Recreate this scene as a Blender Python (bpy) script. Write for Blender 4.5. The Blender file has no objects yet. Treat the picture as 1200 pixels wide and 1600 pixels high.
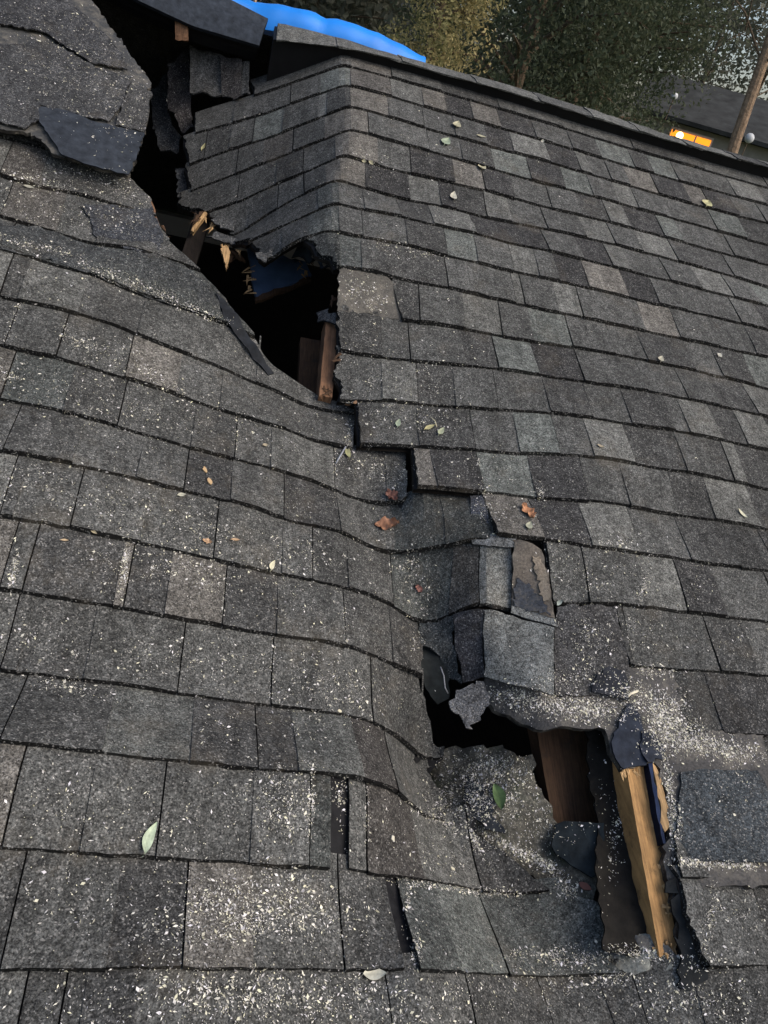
import bpy, bmesh, math, random
import numpy as np
from mathutils import Vector, Matrix
from mathutils.bvhtree import BVHTree
from mathutils.geometry import delaunay_2d_cdt

random.seed(7); rng = np.random.default_rng(7)
C = bpy.context.scene
COL = C.collection

# ------------------------------------------------------------------ camera
# Roof-plane coordinates: u along the courses, v up the slope, h out of the slope.
FPX, HCAM, V0, EXPO = 1204.7, 1.33168, 2.9602, 0.143
RM = np.array([[0.9587442326490814, -0.03657486061102784, 0.28190738893013795],
               [0.13314232558516537, -0.8184163523364547, -0.5589881889325266],
               [0.25116253203831584, 0.5734605076198152, -0.7797822957085689]])
PITCH = math.radians(23.0)
Z0 = 3.4                                              # height of the v = 0 line above the ground
BW = np.array([[1, 0, 0], [0, math.cos(PITCH), -math.sin(PITCH)], [0, math.sin(PITCH), math.cos(PITCH)]])
def w3(p):                                            # plane -> world
    p = np.asarray(p, float)
    return p @ BW.T + np.array([0, 0, Z0])
CW = w3([0, 0, HCAM])
cam_d = bpy.data.cameras.new('camera'); cam = bpy.data.objects.new('camera', cam_d); COL.objects.link(cam)
RW = RM @ BW.T
m4 = Matrix.Identity(4)
for i in range(3):
    m4[i][0] = RW[0][i]; m4[i][1] = -RW[1][i]; m4[i][2] = -RW[2][i]; m4[i][3] = CW[i]
cam.matrix_world = m4
cam_d.sensor_fit = 'VERTICAL'; cam_d.sensor_height = 32.0; cam_d.lens = FPX / 1600 * 32.0
cam_d.clip_start = 0.02; cam_d.clip_end = 2000
C.camera = cam

# ------------------------------------------------------------------ light
SUN_EL, SUN_AZ = math.radians(48), math.radians(118)  # azimuth: clockwise from +Y
wd = bpy.data.worlds.new('World'); C.world = wd; wd.use_nodes = True
nt = wd.node_tree
sky = nt.nodes.new('ShaderNodeTexSky'); sky.sky_type = 'NISHITA'; sky.sun_disc = False
sky.sun_elevation = SUN_EL; sky.sun_rotation = SUN_AZ; sky.air_density = 1.0; sky.dust_density = 4.0; sky.ozone_density = 0.6
nt.links.new(sky.outputs[0], nt.nodes['Background'].inputs[0])
nt.nodes['Background'].inputs[1].default_value = 0.115
sd = bpy.data.lights.new('sun', 'SUN'); so = bpy.data.objects.new('sun', sd); COL.objects.link(so)
sd.energy = 0.8; sd.angle = math.radians(45); sd.color = (1, 0.95, 0.87)
dv = Vector((math.sin(SUN_AZ) * math.cos(SUN_EL), math.cos(SUN_AZ) * math.cos(SUN_EL), math.sin(SUN_EL)))
so.rotation_euler = dv.to_track_quat('Z', 'Y').to_euler()
C.view_settings.view_transform = 'Standard'; C.view_settings.look = 'None'
C.view_settings.exposure = 0.85; C.view_settings.gamma = 1.0

# ------------------------------------------------------------------ helpers: pixels of the 1200 x 1600 photograph to rays
def ray(x, y):
    return np.array([(x - 600) / FPX, (y - 800) / FPX, 1.0]) @ RM
def at_h(x, y, h):
    d = ray(x, y); t = (h - HCAM) / d[2]; return np.array([t * d[0], t * d[1], h])
def at_v(x, y, v):
    d = ray(x, y); t = v / d[1]; return np.array([t * d[0], v, HCAM + t * d[2]])
def at_dist(x, y, dist):                              # world point at a horizontal distance
    d = ray(x, y) @ BW.T; d = d / math.hypot(d[0], d[1]); return CW + d * dist
def proj(P):
    q = (np.asarray(P, float) - np.array([0, 0, HCAM])) @ RM.T
    return np.stack([600 + FPX * q[..., 0] / q[..., 2], 800 + FPX * q[..., 1] / q[..., 2]], -1)

# ------------------------------------------------------------------ measured butt lines (photo pixels) -> heights of the bent roof
LR = {1: [(612,150),(740,187),(863,223),(1020,270),(1200,320)], 2: [(667,200),(763,227),(860,253),(1030,303),(1200,348)],
 3: [(575,208),(670,235),(770,263),(860,288),(1040,337),(1200,382)], 4: [(640,270),(760,297),(853,323),(1033,368),(1200,413)],
 5: [(570,293),(627,310),(763,340),(857,358),(1057,407),(1200,448)], 6: [(570,327),(627,337),(747,365),(858,391),(1043,437),(1200,477)],
 7: [(557,368),(627,380),(693,398),(800,423),(980,463),(1200,515)], 8: [(587,423),(653,440),(700,448),(800,472),(1010,517),(1200,557)],
 9: [(573,490),(623,500),(727,513),(800,528),(960,553),(1200,607)], 10: [(530,548),(590,557),(650,563),(727,570),(800,578),(1013,610),(1200,650)],
 11: [(527,623),(597,625),(653,630),(713,635),(800,640),(987,662),(1200,702)], 12: [(560,693),(643,697),(747,702),(827,708),(903,710),(1073,735),(1200,763)],
 13: [(650,760),(757,768),(840,778),(920,782),(1060,805),(1190,825)], 14: [(850,840),(923,852),(1047,870),(1200,890)],
 15: [(880,940),(923,940),(1013,948),(1073,955),(1200,970)], 16: [(977,1038),(1047,1045),(1127,1048),(1200,1055)],
 17: [(1073,1152),(1170,1155),(1200,1158)], 19: [(1047,1363),(1130,1367),(1200,1370)], 20: [(1100,1511),(1200,1512)]}
LF = {1: [(307,207),(363,192),(413,177),(450,163),(507,138),(550,130)], 2: [(297,257),(320,247),(360,233),(410,217),(453,202),(507,180),(548,167)],
 3: [(300,297),(327,287),(367,272),(413,253),(473,230),(510,210),(530,204)], 4: [(333,327),(387,307),(440,283),(480,267),(527,242)],
 5: [(380,360),(430,327),(483,298),(510,281)], 6: [(387,378),(440,353),(480,335),(530,314)], 7: [(417,407),(440,390),(467,374),(537,360)]}
LL = {20: [(0,1503),(167,1510),(283,1510),(400,1511),(600,1515),(637,1513)],
 19: [(0,1322),(167,1333),(300,1342),(400,1347),(543,1357),(583,1363),(633,1370),(713,1383),(753,1392)],
 18: [(0,1156),(167,1175),(300,1189),(403,1200),(473,1205),(540,1212),(567,1218),(620,1238),(693,1280)],
 17: [(0,1047),(133,1063),(277,1082),(400,1098),(467,1107),(533,1115),(577,1125),(620,1150),(683,1185)],
 16: [(0,918),(100,933),(190,948),(290,965),(400,984),(533,1005),(593,1027),(650,1052)],
 15: [(0,805),(110,823),(200,843),(333,872),(400,887),(467,902),(533,915),(587,932),(633,958),(673,972),(700,965),(720,953),(760,947),(793,952)],
 14: [(0,702),(117,725),(200,743),(287,765),(400,792),(443,810),(533,830),(577,853),(607,863),(653,863),(700,857),(720,850),(747,847)],
 13: [(0,623),(100,642),(187,667),(293,697),(400,725),(447,737),(520,763),(567,782),(600,788),(630,790)],
 12: [(0,538),(100,560),(187,587),(273,613),(367,647),(447,670),(500,690),(547,700)],
 11: [(0,462),(100,483),(187,510),(267,543),(300,555),(400,597),(447,617),(477,632)],
 10: [(0,382),(56,403),(142,427),(213,457),(267,475),(353,505)], 9: [(0,337),(56,354),(150,381),(206,388)], 8: [(0,272),(33,283),(133,305)]}
def vb(k): return V0 - k * EXPO
def solve(D, keep=lambda k, q: True):
    o = []
    for k in D:
        for q in D[k]:
            if keep(k, q):
                P = at_v(q[0], q[1], vb(k)); o.append((P[0], P[1], P[2] - 0.008))
    return o
GU, GV = np.arange(-2.4, 4.01, 0.02), np.arange(-1.4, 3.61, 0.02)
class Field:
    def __init__(s, pts, lam):
        P = np.array(pts); n = len(P)
        def ker(r2): return np.where(r2 > 1e-12, r2 * np.log(r2 + 1e-12), 0)
        d2 = ((P[:, None, :2] - P[None, :, :2]) ** 2).sum(-1)
        A = np.zeros((n + 3, n + 3)); A[:n, :n] = ker(d2) + lam * np.eye(n)
        A[:n, n] = 1; A[:n, n + 1:n + 3] = P[:, :2]; A[n:, :n] = A[:n, n:].T
        w = np.linalg.solve(A, np.concatenate([P[:, 2], [0, 0, 0]]))
        U, V = np.meshgrid(GU, GV); q = np.stack([U.ravel(), V.ravel()], 1); out = np.zeros(len(q))
        for i in range(0, len(q), 8000):
            qq = q[i:i + 8000]; dd = ((qq[:, None] - P[None, :, :2]) ** 2).sum(-1)
            out[i:i + 8000] = ker(dd) @ w[:n] + w[n] + qq @ w[n + 1:n + 3]
        s.g = out.reshape(U.shape)
    def __call__(s, u, v):
        u = np.asarray(u, float); v = np.asarray(v, float)
        a = np.clip((u - GU[0]) / 0.02, 0, len(GU) - 1.001); b = np.clip((v - GV[0]) / 0.02, 0, len(GV) - 1.001)
        i = a.astype(int); j = b.astype(int); a = a - i; b = b - j; g = s.g
        return (g[j, i] * (1 - a) + g[j, i + 1] * a) * (1 - b) + (g[j + 1, i] * (1 - a) + g[j + 1, i + 1] * a) * b
    def hit(s, x, y, off=0.0):                        # where the ray of a pixel meets the bent sheet
        d = ray(x, y); f = lambda t: HCAM + t * d[2] - s(t * d[0], t * d[1]) - off
        t = (0.35 - HCAM) / d[2]; st = 0.02; n = 0
        while f(t) > 0 and n < 400: t += st; n += 1
        a, b = t - st, t
        for _ in range(24):
            c = (a + b) / 2
            if f(c) > 0: a = c
            else: b = c
        return np.array([b * d[0], b * d[1], s(b * d[0], b * d[1]) + off])
anch_r = [(u, v, 0.0) for u in (2.6, 3.3, 4.0) for v in (-1.2, 0, 1, 2, 3, 3.6)] + [(u, 3.3, 0.0) for u in (.6, 1.2, 2)]
anch_p = [(-.25, 3.3, -.40), (.15, 3.3, -.16), (.36, 3.3, 0), (-.4, 2.6, -.55), (-.3, 2.2, -.55)]
FR = Field(solve(LR, lambda k, q: not (k in (17, 19, 20))) + anch_r + [(u, v, -.0) for u in (.9, 1.5, 2.1) for v in (-1.2, -.5, .2)] + [(.2, v, -.004) for v in (1.9, 2.2, 2.5, 2.8, 3.1)] + [(-.4, v, .0) for v in (1.7, 2.4, 3.1)], 2e-4)
FPN = Field(solve(LF, lambda k, q: q[0] < 505) + [(-.35, 3.2, -.47), (.1, 3.2, -.18), (-.4, 2.5, -.56), (-.3, 2.1, -.52), (.1, 1.9, -.19), (.25, 1.85, -.07), (.5, 1.8, .11), (.5, 3.2, .11), (.55, 2.4, .15)], 1e-3)
U_, V_ = np.meshgrid(GU, GV); q_ = FPN.g - FR.g; s_ = .007              # the sharp fold: the lower of the two sheets
q_ = np.where((U_ < .62) & (V_ > 1.66), q_, 1.0); FR.g = FR.g + .5 * (q_ - np.sqrt(q_ * q_ + s_ * s_)) * (q_ < .5)
anch_l = [(-2.0, v, 0.02) for v in (-1.2, 0, 1, 2, 3.2)] + [(u, -1.2, 0.0) for u in (-1, 0, 1, 2, 3)] + [(u, -.5, 0.0) for u in (-.6, .2, .9, 1.6)] + \
         [(-1.0, v, .05) for v in (.3, 1, 2, 2.8)] + [(-.6, 2.8, .05), (-.3, 2.6, .02), (3, 0, 0), (3, 1, 0), (2.2, .5, 0)]
anch_l += [(.72, .60, -.085), (.80, .62, -.055), (.86, .60, -.045), (.76, .48, -.06), (.88, .46, -.04), (.66, .42, -.17), (.72, .30, -.17), (.80, .2, -.13), (.93, .3, -.03), (.95, .15, -.02), (1.0, .05, -.01)]
anch_l += [(p[0], p[1], p[2] - .030) for p in (FR.hit(x, y) for x, y in [(668, 742), (705, 752), (740, 764), (668, 762), (720, 768)])]
FL = Field(solve(LL, lambda k, q: not (k == 20 and q[0] < 200)) + solve(LR, lambda k, q: k >= 13 and k not in (17, 19, 20)) + anch_l, 4e-4)

_c = np.array([FL.hit(x, y)[:2] for x, y in ((748, 842), (757, 950), (757, 1056))]); U_, V_ = np.meshgrid(GU, GV)
_cu = np.interp(V_, _c[::-1, 1], _c[::-1, 0]); _w = np.clip((V_ - _c[2, 1] + .06) / .06, 0, 1) * np.clip((_c[0, 1] + .03 - V_) / .06, 0, 1)
FL.g = FL.g + .020 * np.exp(-np.abs(U_ - _cu) / .045) * _w - .008 * np.exp(-((U_ - _cu + .12) / .05) ** 2) * _w      # crest and trough of the buckle
# ------------------------------------------------------------------ materials
def lin(r, g, b):
    f = lambda c: ((c / 255 + .055) / 1.055) ** 2.4 if c > 10 else c / 255 / 12.92
    return (f(r), f(g), f(b), 1)
def mat(name, col=(.5, .5, .5, 1), rough=.8, attr=False, noise=None, bump=None, spec=.3, build=None):
    m = bpy.data.materials.new(name); m.use_nodes = True; t = m.node_tree; N = t.nodes; L = t.links
    b = N['Principled BSDF']; b.inputs['Roughness'].default_value = rough; b.inputs['Specular IOR Level'].default_value = spec
    co = N.new('ShaderNodeTexCoord'); src = None
    if attr:
        a = N.new('ShaderNodeAttribute'); a.attribute_name = 'col'; src = a.outputs['Color']
    else:
        r = N.new('ShaderNodeRGB'); r.outputs[0].default_value = col; src = r.outputs[0]
    def nz(scale, detail=3, rough=.6, stretch=None):
        n = N.new('ShaderNodeTexNoise'); n.inputs['Scale'].default_value = scale; n.inputs['Detail'].default_value = detail; n.inputs['Roughness'].default_value = rough
        if stretch is not None:
            mp = N.new('ShaderNodeMapping'); mp.inputs['Scale'].default_value = stretch[0]; mp.inputs['Rotation'].default_value = stretch[1]
            L.new(co.outputs['Object'], mp.inputs[0]); L.new(mp.outputs[0], n.inputs[0])
        else: L.new(co.outputs['Object'], n.inputs[0])
        return n.outputs[0]
    def rng_(x, a, b_, c, d):
        r = N.new('ShaderNodeMapRange'); r.inputs[1].default_value = a; r.inputs[2].default_value = b_; r.inputs[3].default_value = c; r.inputs[4].default_value = d
        L.new(x, r.inputs[0]); return r.outputs[0]
    def mul(c, f):
        x = N.new('ShaderNodeVectorMath'); x.operation = 'SCALE'; L.new(c, x.inputs[0]); L.new(f, x.inputs['Scale']); return x.outputs[0]
    def mix(c1, c2, f):
        x = N.new('ShaderNodeMix'); x.data_type = 'RGBA'; L.new(f, x.inputs[0])
        for s, i in ((c1, 6), (c2, 7)):
            if isinstance(s, tuple): x.inputs[i].default_value = s
            else: L.new(s, x.inputs[i])
        return x.outputs[2]
    def bmp(x, strength, dist):
        bn = N.new('ShaderNodeBump'); bn.inputs['Strength'].default_value = strength; bn.inputs['Distance'].default_value = dist
        L.new(x, bn.inputs['Height']); L.new(bn.outputs[0], b.inputs['Normal'])
    if build: src = build(src, nz, rng_, mul, mix, bmp, N, L, co, b)
    elif noise: src = mul(src, rng_(nz(noise[0], 4), .3, .7, noise[1], noise[2]))
    if bump: bmp(nz(bump[0], 4), bump[1], bump[2])
    L.new(src, b.inputs['Base Color'])
    return m

def shingle_nodes(src, nz, rng_, mul, mix, bmp, N, L, co, b):
    g = nz(330, 2, .75)
    src = mul(src, rng_(g, .3, .7, .2, 1.95))
    src = mul(src, rng_(nz(120, 3, .7), .32, .68, .62, 1.42))                       # mineral granules
    vo = N.new('ShaderNodeTexVoronoi'); vo.inputs['Scale'].default_value = 420; L.new(co.outputs['Object'], vo.inputs[0])
    sp = N.new('ShaderNodeSeparateColor'); L.new(vo.outputs['Color'], sp.inputs[0])
    src = mix(src, (.30, .29, .27, 1), rng_(sp.outputs[0], .86, .99, 0, .55))   # pale granules
    src = mix(src, (.010, .010, .012, 1), rng_(sp.outputs[1], .85, 1.0, 0, .7)) # dark granules
    src = mul(src, rng_(nz(30, 6, .72), .3, .7, .6, 1.4))                       # wear
    src = mul(src, rng_(nz(1, 4, .6, ((34, 5, 5), (0, 0, 0))), .32, .68, .8, 1.2))     # streaks down the slope
    src = mix(src, (.16, .135, .10, 1), rng_(nz(7, 6, .7), .55, .78, 0, .32))   # washed sawdust and dust
    src = mul(src, rng_(nz(3.1, 3, .5), .3, .7, .82, 1.15))
    bmp(g, .55, .003)
    return src
M = {}
M['shingle'] = mat('shingle granules', rough=.95, attr=True, spec=.12, build=shingle_nodes)
M['felt'] = mat('black felt underlayment', lin(38, 42, 50), .8, attr=True, noise=(40, .6, 1.5), bump=(90, .5, .003), spec=.15)
def dusty(src, nz, rng_, mul, mix, bmp, N, L, co, b):
    src = mul(src, rng_(nz(160, 4, .7), .3, .7, .5, 1.5))
    src = mix(src, (.30, .275, .22, 1), rng_(nz(70, 6, .8), .52, .64, 0, .7))
    src = mul(src, rng_(nz(12, 5, .7), .35, .65, .45, 1.3))
    src = mix(src, (.035, .05, .025, 1), rng_(nz(17, 3, .6), .58, .7, 0, .6))
    src = mix(src, (.012, .012, .012, 1), rng_(nz(60, 4, .7), .58, .72, 0, .8))
    bmp(nz(120, 4, .7), .8, .006)
    return src
M['debris'] = mat('sawdust rot and moss', lin(84, 82, 74), .95, build=dusty)
def dusted(src, nz, rng_, mul, mix, bmp, N, L, co, b):
    src = mul(src, rng_(nz(200, 3, .7), .3, .7, .5, 1.5))
    src = mix(src, (.20, .18, .145, 1), rng_(nz(24, 6, .75), .47, .68, 0, .6))
    bmp(nz(150, 3, .7), .5, .003)
    return src
M['dusted'] = mat('felt under sawdust', rough=.72, attr=True, build=dusted)
def wood(src, nz, rng_, mul, mix, bmp, N, L, co, b):
    g = nz(1, 6, .7, ((230, 4.5, 40), (PITCH, 0, .05)))
    src = mul(src, rng_(g, .3, .7, .5, 1.4))
    src = mul(src, rng_(nz(11, 6, .7), .3, .7, .6, 1.25)); src = mix(src, (.025, .021, .017, 1), rng_(nz(23, 6, .75), .56, .74, 0, .8)); bmp(g, .3, .002)
    return src
M['wood'] = mat('split pine', lin(164, 126, 80), .75, build=wood)
M['wood_pale'] = mat('fresh broken wood', lin(182, 148, 104), .8, build=wood)
M['wood_brown'] = mat('old brown rafter', lin(74, 54, 37), .8, build=wood)
M['wood_red'] = mat('red brown rafter', lin(122, 90, 66), .8, build=wood)
M['wood_dark'] = mat('weathered dark wood', lin(38, 32, 27), .9, build=wood)
M['blue_sheet'] = mat('blue black sheathing', lin(70, 88, 112), .6, noise=(20, .8, 1.2))
M['vent'] = mat('black ridge vent plastic', lin(18, 18, 20), .55, noise=(30, .7, 1.3))
def tarpn(src, nz, rng_, mul, mix, bmp, N, L, co, b):
    w = N.new('ShaderNodeTexWave'); w.inputs['Scale'].default_value = 160; w.inputs['Distortion'].default_value = .3; L.new(co.outputs['Object'], w.inputs[0])
    bmp(w.outputs[0], .15, .002); return mul(src, rng_(nz(6, 3), .3, .7, .85, 1.1))
M['tarp'] = mat('blue poly tarp', (.003, .21, .72, 1), .45, build=tarpn, spec=.5)
M['leaf'] = mat('leaf blade', attr=True, rough=.55, noise=(60, .75, 1.2), spec=.3)
M['flake'] = mat('wood flake', attr=True, rough=.9, spec=.1)
M['bark'] = mat('bark', lin(98, 84, 68), .95, noise=(30, .55, 1.4), bump=(60, .9, .02))
M['bark_pale'] = mat('pale bark', lin(140, 118, 96), .95, noise=(22, .6, 1.3), bump=(40, .8, .02))
M['foliage'] = mat('foliage', attr=True, rough=.7, spec=.2)
_t = M['foliage'].node_tree; _b = _t.nodes['Principled BSDF']; _tr = _t.nodes.new('ShaderNodeBsdfTranslucent'); _mx = _t.nodes.new('ShaderNodeMixShader'); _mx.inputs[0].default_value = .38
_t.links.new(_b.inputs['Base Color'].links[0].from_socket, _tr.inputs[0]); _t.links.new(_b.outputs[0], _mx.inputs[1]); _t.links.new(_tr.outputs[0], _mx.inputs[2]); _t.links.new(_mx.outputs[0], _t.nodes['Material Output'].inputs[0])
M['grass'] = mat('lawn', (.045, .06, .022, 1), .95, noise=(3, .5, 1.5), bump=(30, .8, .05))
M['siding'] = mat('pale siding', lin(150, 145, 135), .8, noise=(5, .85, 1.1))
M['roof_far'] = mat('distant roof shingles', lin(48, 50, 50), .95, noise=(2.2, .45, 1.5))
M['white'] = mat('white paint', (.55, .56, .56, 1), .45, noise=(8, .9, 1.05))
M['metal'] = mat('dull grey metal', (.28, .29, .31, 1), .4, noise=(60, .8, 1.1))
def emis(name, col, s):
    m = bpy.data.materials.new(name); m.use_nodes = True; b = m.node_tree.nodes['Principled BSDF']
    b.inputs['Base Color'].default_value = col; b.inputs['Emission Color'].default_value = col; b.inputs['Emission Strength'].default_value = s; return m
M['lamp_glow'] = emis('warm lit window', (1, .28, .015, 1), .95)
M['bulb_glow'] = emis('lit bulb', (1, .72, .30, 1), 4)

# ------------------------------------------------------------------ object helpers
def tag(o, label=None, cat=None, group=None, kind=None):
    for k, v in (('label', label), ('category', cat), ('group', group), ('kind', kind)):
        if v: o[k] = v
    return o
def empty(name, loc=(0, 0, 0)):
    o = bpy.data.objects.new(name, None); COL.objects.link(o); o.location = loc; return o
class MB:
    def __init__(s): s.v = []; s.f = []; s.c = []
    def add(s, vs, fs, col=(.5, .5, .5)):
        n = len(s.v); s.v += [tuple(map(float, p)) for p in vs]; s.f += [tuple(i + n for i in f) for f in fs]
        if len(vs) and isinstance(col, list): s.c += col
        else: s.c += [tuple(col[:3]) + (1,)] * len(vs)
    def grid(s, P, col, flip=False):                  # P[j][i] points
        nj, ni = len(P), len(P[0]); vs = [p for r in P for p in r]
        fs = [(j * ni + i, j * ni + i + 1, (j + 1) * ni + i + 1, (j + 1) * ni + i) for j in range(nj - 1) for i in range(ni - 1)]
        if flip: fs = [f[::-1] for f in fs]
        s.add(vs, fs, col)
    def box(s, lo, hi, col=(.5, .5, .5)):
        x0, y0, z0 = lo; x1, y1, z1 = hi
        s.add([(x0,y0,z0),(x1,y0,z0),(x1,y1,z0),(x0,y1,z0),(x0,y0,z1),(x1,y0,z1),(x1,y1,z1),(x0,y1,z1)],
              [(0,3,2,1),(4,5,6,7),(0,1,5,4),(1,2,6,5),(2,3,7,6),(3,0,4,7)], col)
    def tube(s, pts, rad, n=8, col=(.5, .5, .5), cap=True):
        pts = [np.array(p, float) for p in pts]; rings = []
        for i, p in enumerate(pts):
            d = pts[min(i + 1, len(pts) - 1)] - pts[max(i - 1, 0)]; d /= np.linalg.norm(d) + 1e-9
            a = np.cross(d, (0, 0, 1) if abs(d[2]) < .9 else (1, 0, 0)); a /= np.linalg.norm(a); b = np.cross(d, a)
            r = rad[i] if hasattr(rad, '__len__') else rad
            rings.append([p + r * (a * math.cos(q) + b * math.sin(q)) for q in [2 * math.pi * k / n for k in range(n)]])
        vs = [p for r in rings for p in r]
        fs = [(j * n + i, j * n + (i + 1) % n, (j + 1) * n + (i + 1) % n, (j + 1) * n + i) for j in range(len(pts) - 1) for i in range(n)]
        if cap: fs += [tuple(range(n))[::-1], tuple((len(pts) - 1) * n + i for i in range(n))]
        s.add(vs, fs, col)
    def build(s, name, m, parent=None, plane=True, smooth=False, origin=None):
        V = np.array(s.v)
        if plane: V = w3(V)
        loc = np.zeros(3)
        if origin is not None: loc = np.asarray(origin, float); V = V - loc
        elif parent is not None: V = V - np.array(parent.location)
        me = bpy.data.meshes.new(name); me.from_pydata(V.tolist(), [], s.f)
        a = me.color_attributes.new('col', 'FLOAT_COLOR', 'POINT'); a.data.foreach_set('color', np.array(s.c, dtype=np.float32).ravel())
        me.materials.append(M[m]); me.update()
        if smooth: me.polygons.foreach_set('use_smooth', [True] * len(me.polygons))
        o = bpy.data.objects.new(name, me); COL.objects.link(o); o.parent = parent
        if origin is not None: o.location = loc
        return o
BV = []; BF = []                                       # roof surfaces that things can lie on
def walkable(mb):
    n = len(BV); BV.extend(mb.v); BF.extend([tuple(i + n for i in f) for f in mb.f])

# ------------------------------------------------------------------ the house
house = empty('house')
tag(house, 'house with dark grey shingle roof, slope caved in and torn open along a diagonal crease', 'house')

TONE = {'D': (.036, .036, .036), 'd': (.046, .0465, .0455), 'm': (.063, .064, .062), 'l': (.095, .096, .091), 'L': (.125, .13, .127), 'M': (.074, .077, .073)}
def tone(code, even=.0):
    c = np.array(TONE[code[0]]) * (1 - even) + np.array(TONE['m']) * even
    if 'b' in code: c = c * (1.07, 1.0, .96)
    if 'g' in code: c = c * (.94, 1.0, 1.0)
    return tuple(c * (1.0, .997, .968) * random.uniform(.92, 1.08))
def row_u(F, k, x):                                   # u at which the butt of row k shows at photo column x
    us = np.arange(-2.3, 3.9, .01); P = np.stack([us, np.full_like(us, vb(k)), F(us, np.full_like(us, vb(k))) + .008], 1)
    X = proj(P)[:, 0]; q = (P - np.array([0, 0, HCAM])) @ RM.T; ok = q[:, 2] > .05
    us, X = us[ok], np.maximum.accumulate(X[ok]); return float(np.interp(x, X, us))
def parse(s):
    out = []
    for w in s.replace('|', ' |').replace(',', ' ,').split():
        out.append(w)
    tabs = []; i = 0; sep = '|'
    while i < len(out):
        w = out[i]
        if w[0] in '|,': sep = w[0]; w = w[1:]
        if w == '': i += 1; w = out[i]
        tabs.append([float(w), sep, out[i + 1]]); i += 2; sep = ','
    return tabs
LIFT = {}                                             # buckled butts: row -> (u, width, height)
def tab_mesh(mb, F, k, u0, u1, lim0, lim1, col, high, gap0, gap1, butt_dv=0.0, lift=0.0):
    v_b = vb(k) + butt_dv; v_t = vb(k) + EXPO + .022
    nu = max(2, int(min(abs(u1 - u0), 1.0) / .022) + 1); nv = 6
    if lim1(v_b) < u1 or lim1(v_t) < u1 or lim0(v_b) > u0 or lim0(v_t) > u0: nv = 18
    tb = .0095 + (.0034 if high else 0) + lift
    top = []
    for j in range(nv + 1):
        s = j / nv; v = v_b + (v_t - v_b) * s
        a = max(u0 + gap0, lim0(v)); b = min(u1 - gap1, lim1(v))
        if b - a < .004: b = a + .004
        u = np.linspace(a, b, nu + 1); vv = np.full_like(u, v)
        if j == 0: vv = vv + np.interp(u, np.linspace(a, b, 6), rng.normal(0, .0011, 6))
        h = F(u, vv) + tb * (1 - s) ** .8 + .0006
        for (lf, lu, lw, la) in LIFT.get(k, ()):
            if lf is F: h = h + la * np.exp(-((u - lu) / lw) ** 2) * (1 - s) ** 1.6
        top.append(np.stack([u, vv, h], 1))
    if top[0][-1][0] - top[0][0][0] < .008 and top[nv // 2][-1][0] - top[nv // 2][0][0] < .008: return
    mb.grid(top, col)
    dark = tuple(c * .22 for c in col)
    ww = .0042 + .0022 * np.interp(np.arange(nu + 1), np.arange(0, nu + 4, 3), rng.uniform(-.8, 1, len(np.arange(0, nu + 4, 3))))
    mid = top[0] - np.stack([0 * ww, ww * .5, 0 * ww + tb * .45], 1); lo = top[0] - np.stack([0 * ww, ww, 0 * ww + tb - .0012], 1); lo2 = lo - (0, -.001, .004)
    mb.grid([lo2, lo, mid, top[0]], tuple(c * .12 for c in col))              # worn, tarry butt edge, with the course's shadow line painted into its colour
    for e in (0, -1):
        A = [r[e] for r in top]; B = [p - (0, 0, tb * .9 + .003) for p in A]; mb.grid([A, B], dark, flip=(e == 0))
def jag(poly_uv, amp, step, seed):
    r = np.random.default_rng(seed); pts = []
    n = len(poly_uv)
    for i in range(n):
        a, b = np.array(poly_uv[i]), np.array(poly_uv[(i + 1) % n]); L = np.linalg.norm(b - a); m = max(1, int(L / step))
        for j in range(m): pts.append(a + (b - a) * j / m + (r.normal(0, amp, 2) if (j or amp < .002) else r.normal(0, amp * .3, 2)))
    return pts
def limfun(pts_px, F, amp, seed):
    P = np.array([F.hit(*q)[:2] for q in pts_px]); o = np.argsort(P[:, 1]); P = P[o]
    r = np.random.default_rng(seed); vs = np.arange(P[0, 1] - .1, P[-1, 1] + .1, .009)
    us = np.interp(vs, P[:, 1], P[:, 0]) + r.normal(0, amp, len(vs)) + np.interp(vs, vs[::4], r.normal(0, amp * 1.3, len(vs[::4])))
    return lambda v: float(np.interp(v, vs, us))
NOL, NOR = (lambda v: -9.0), (lambda v: 9.0)

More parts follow.
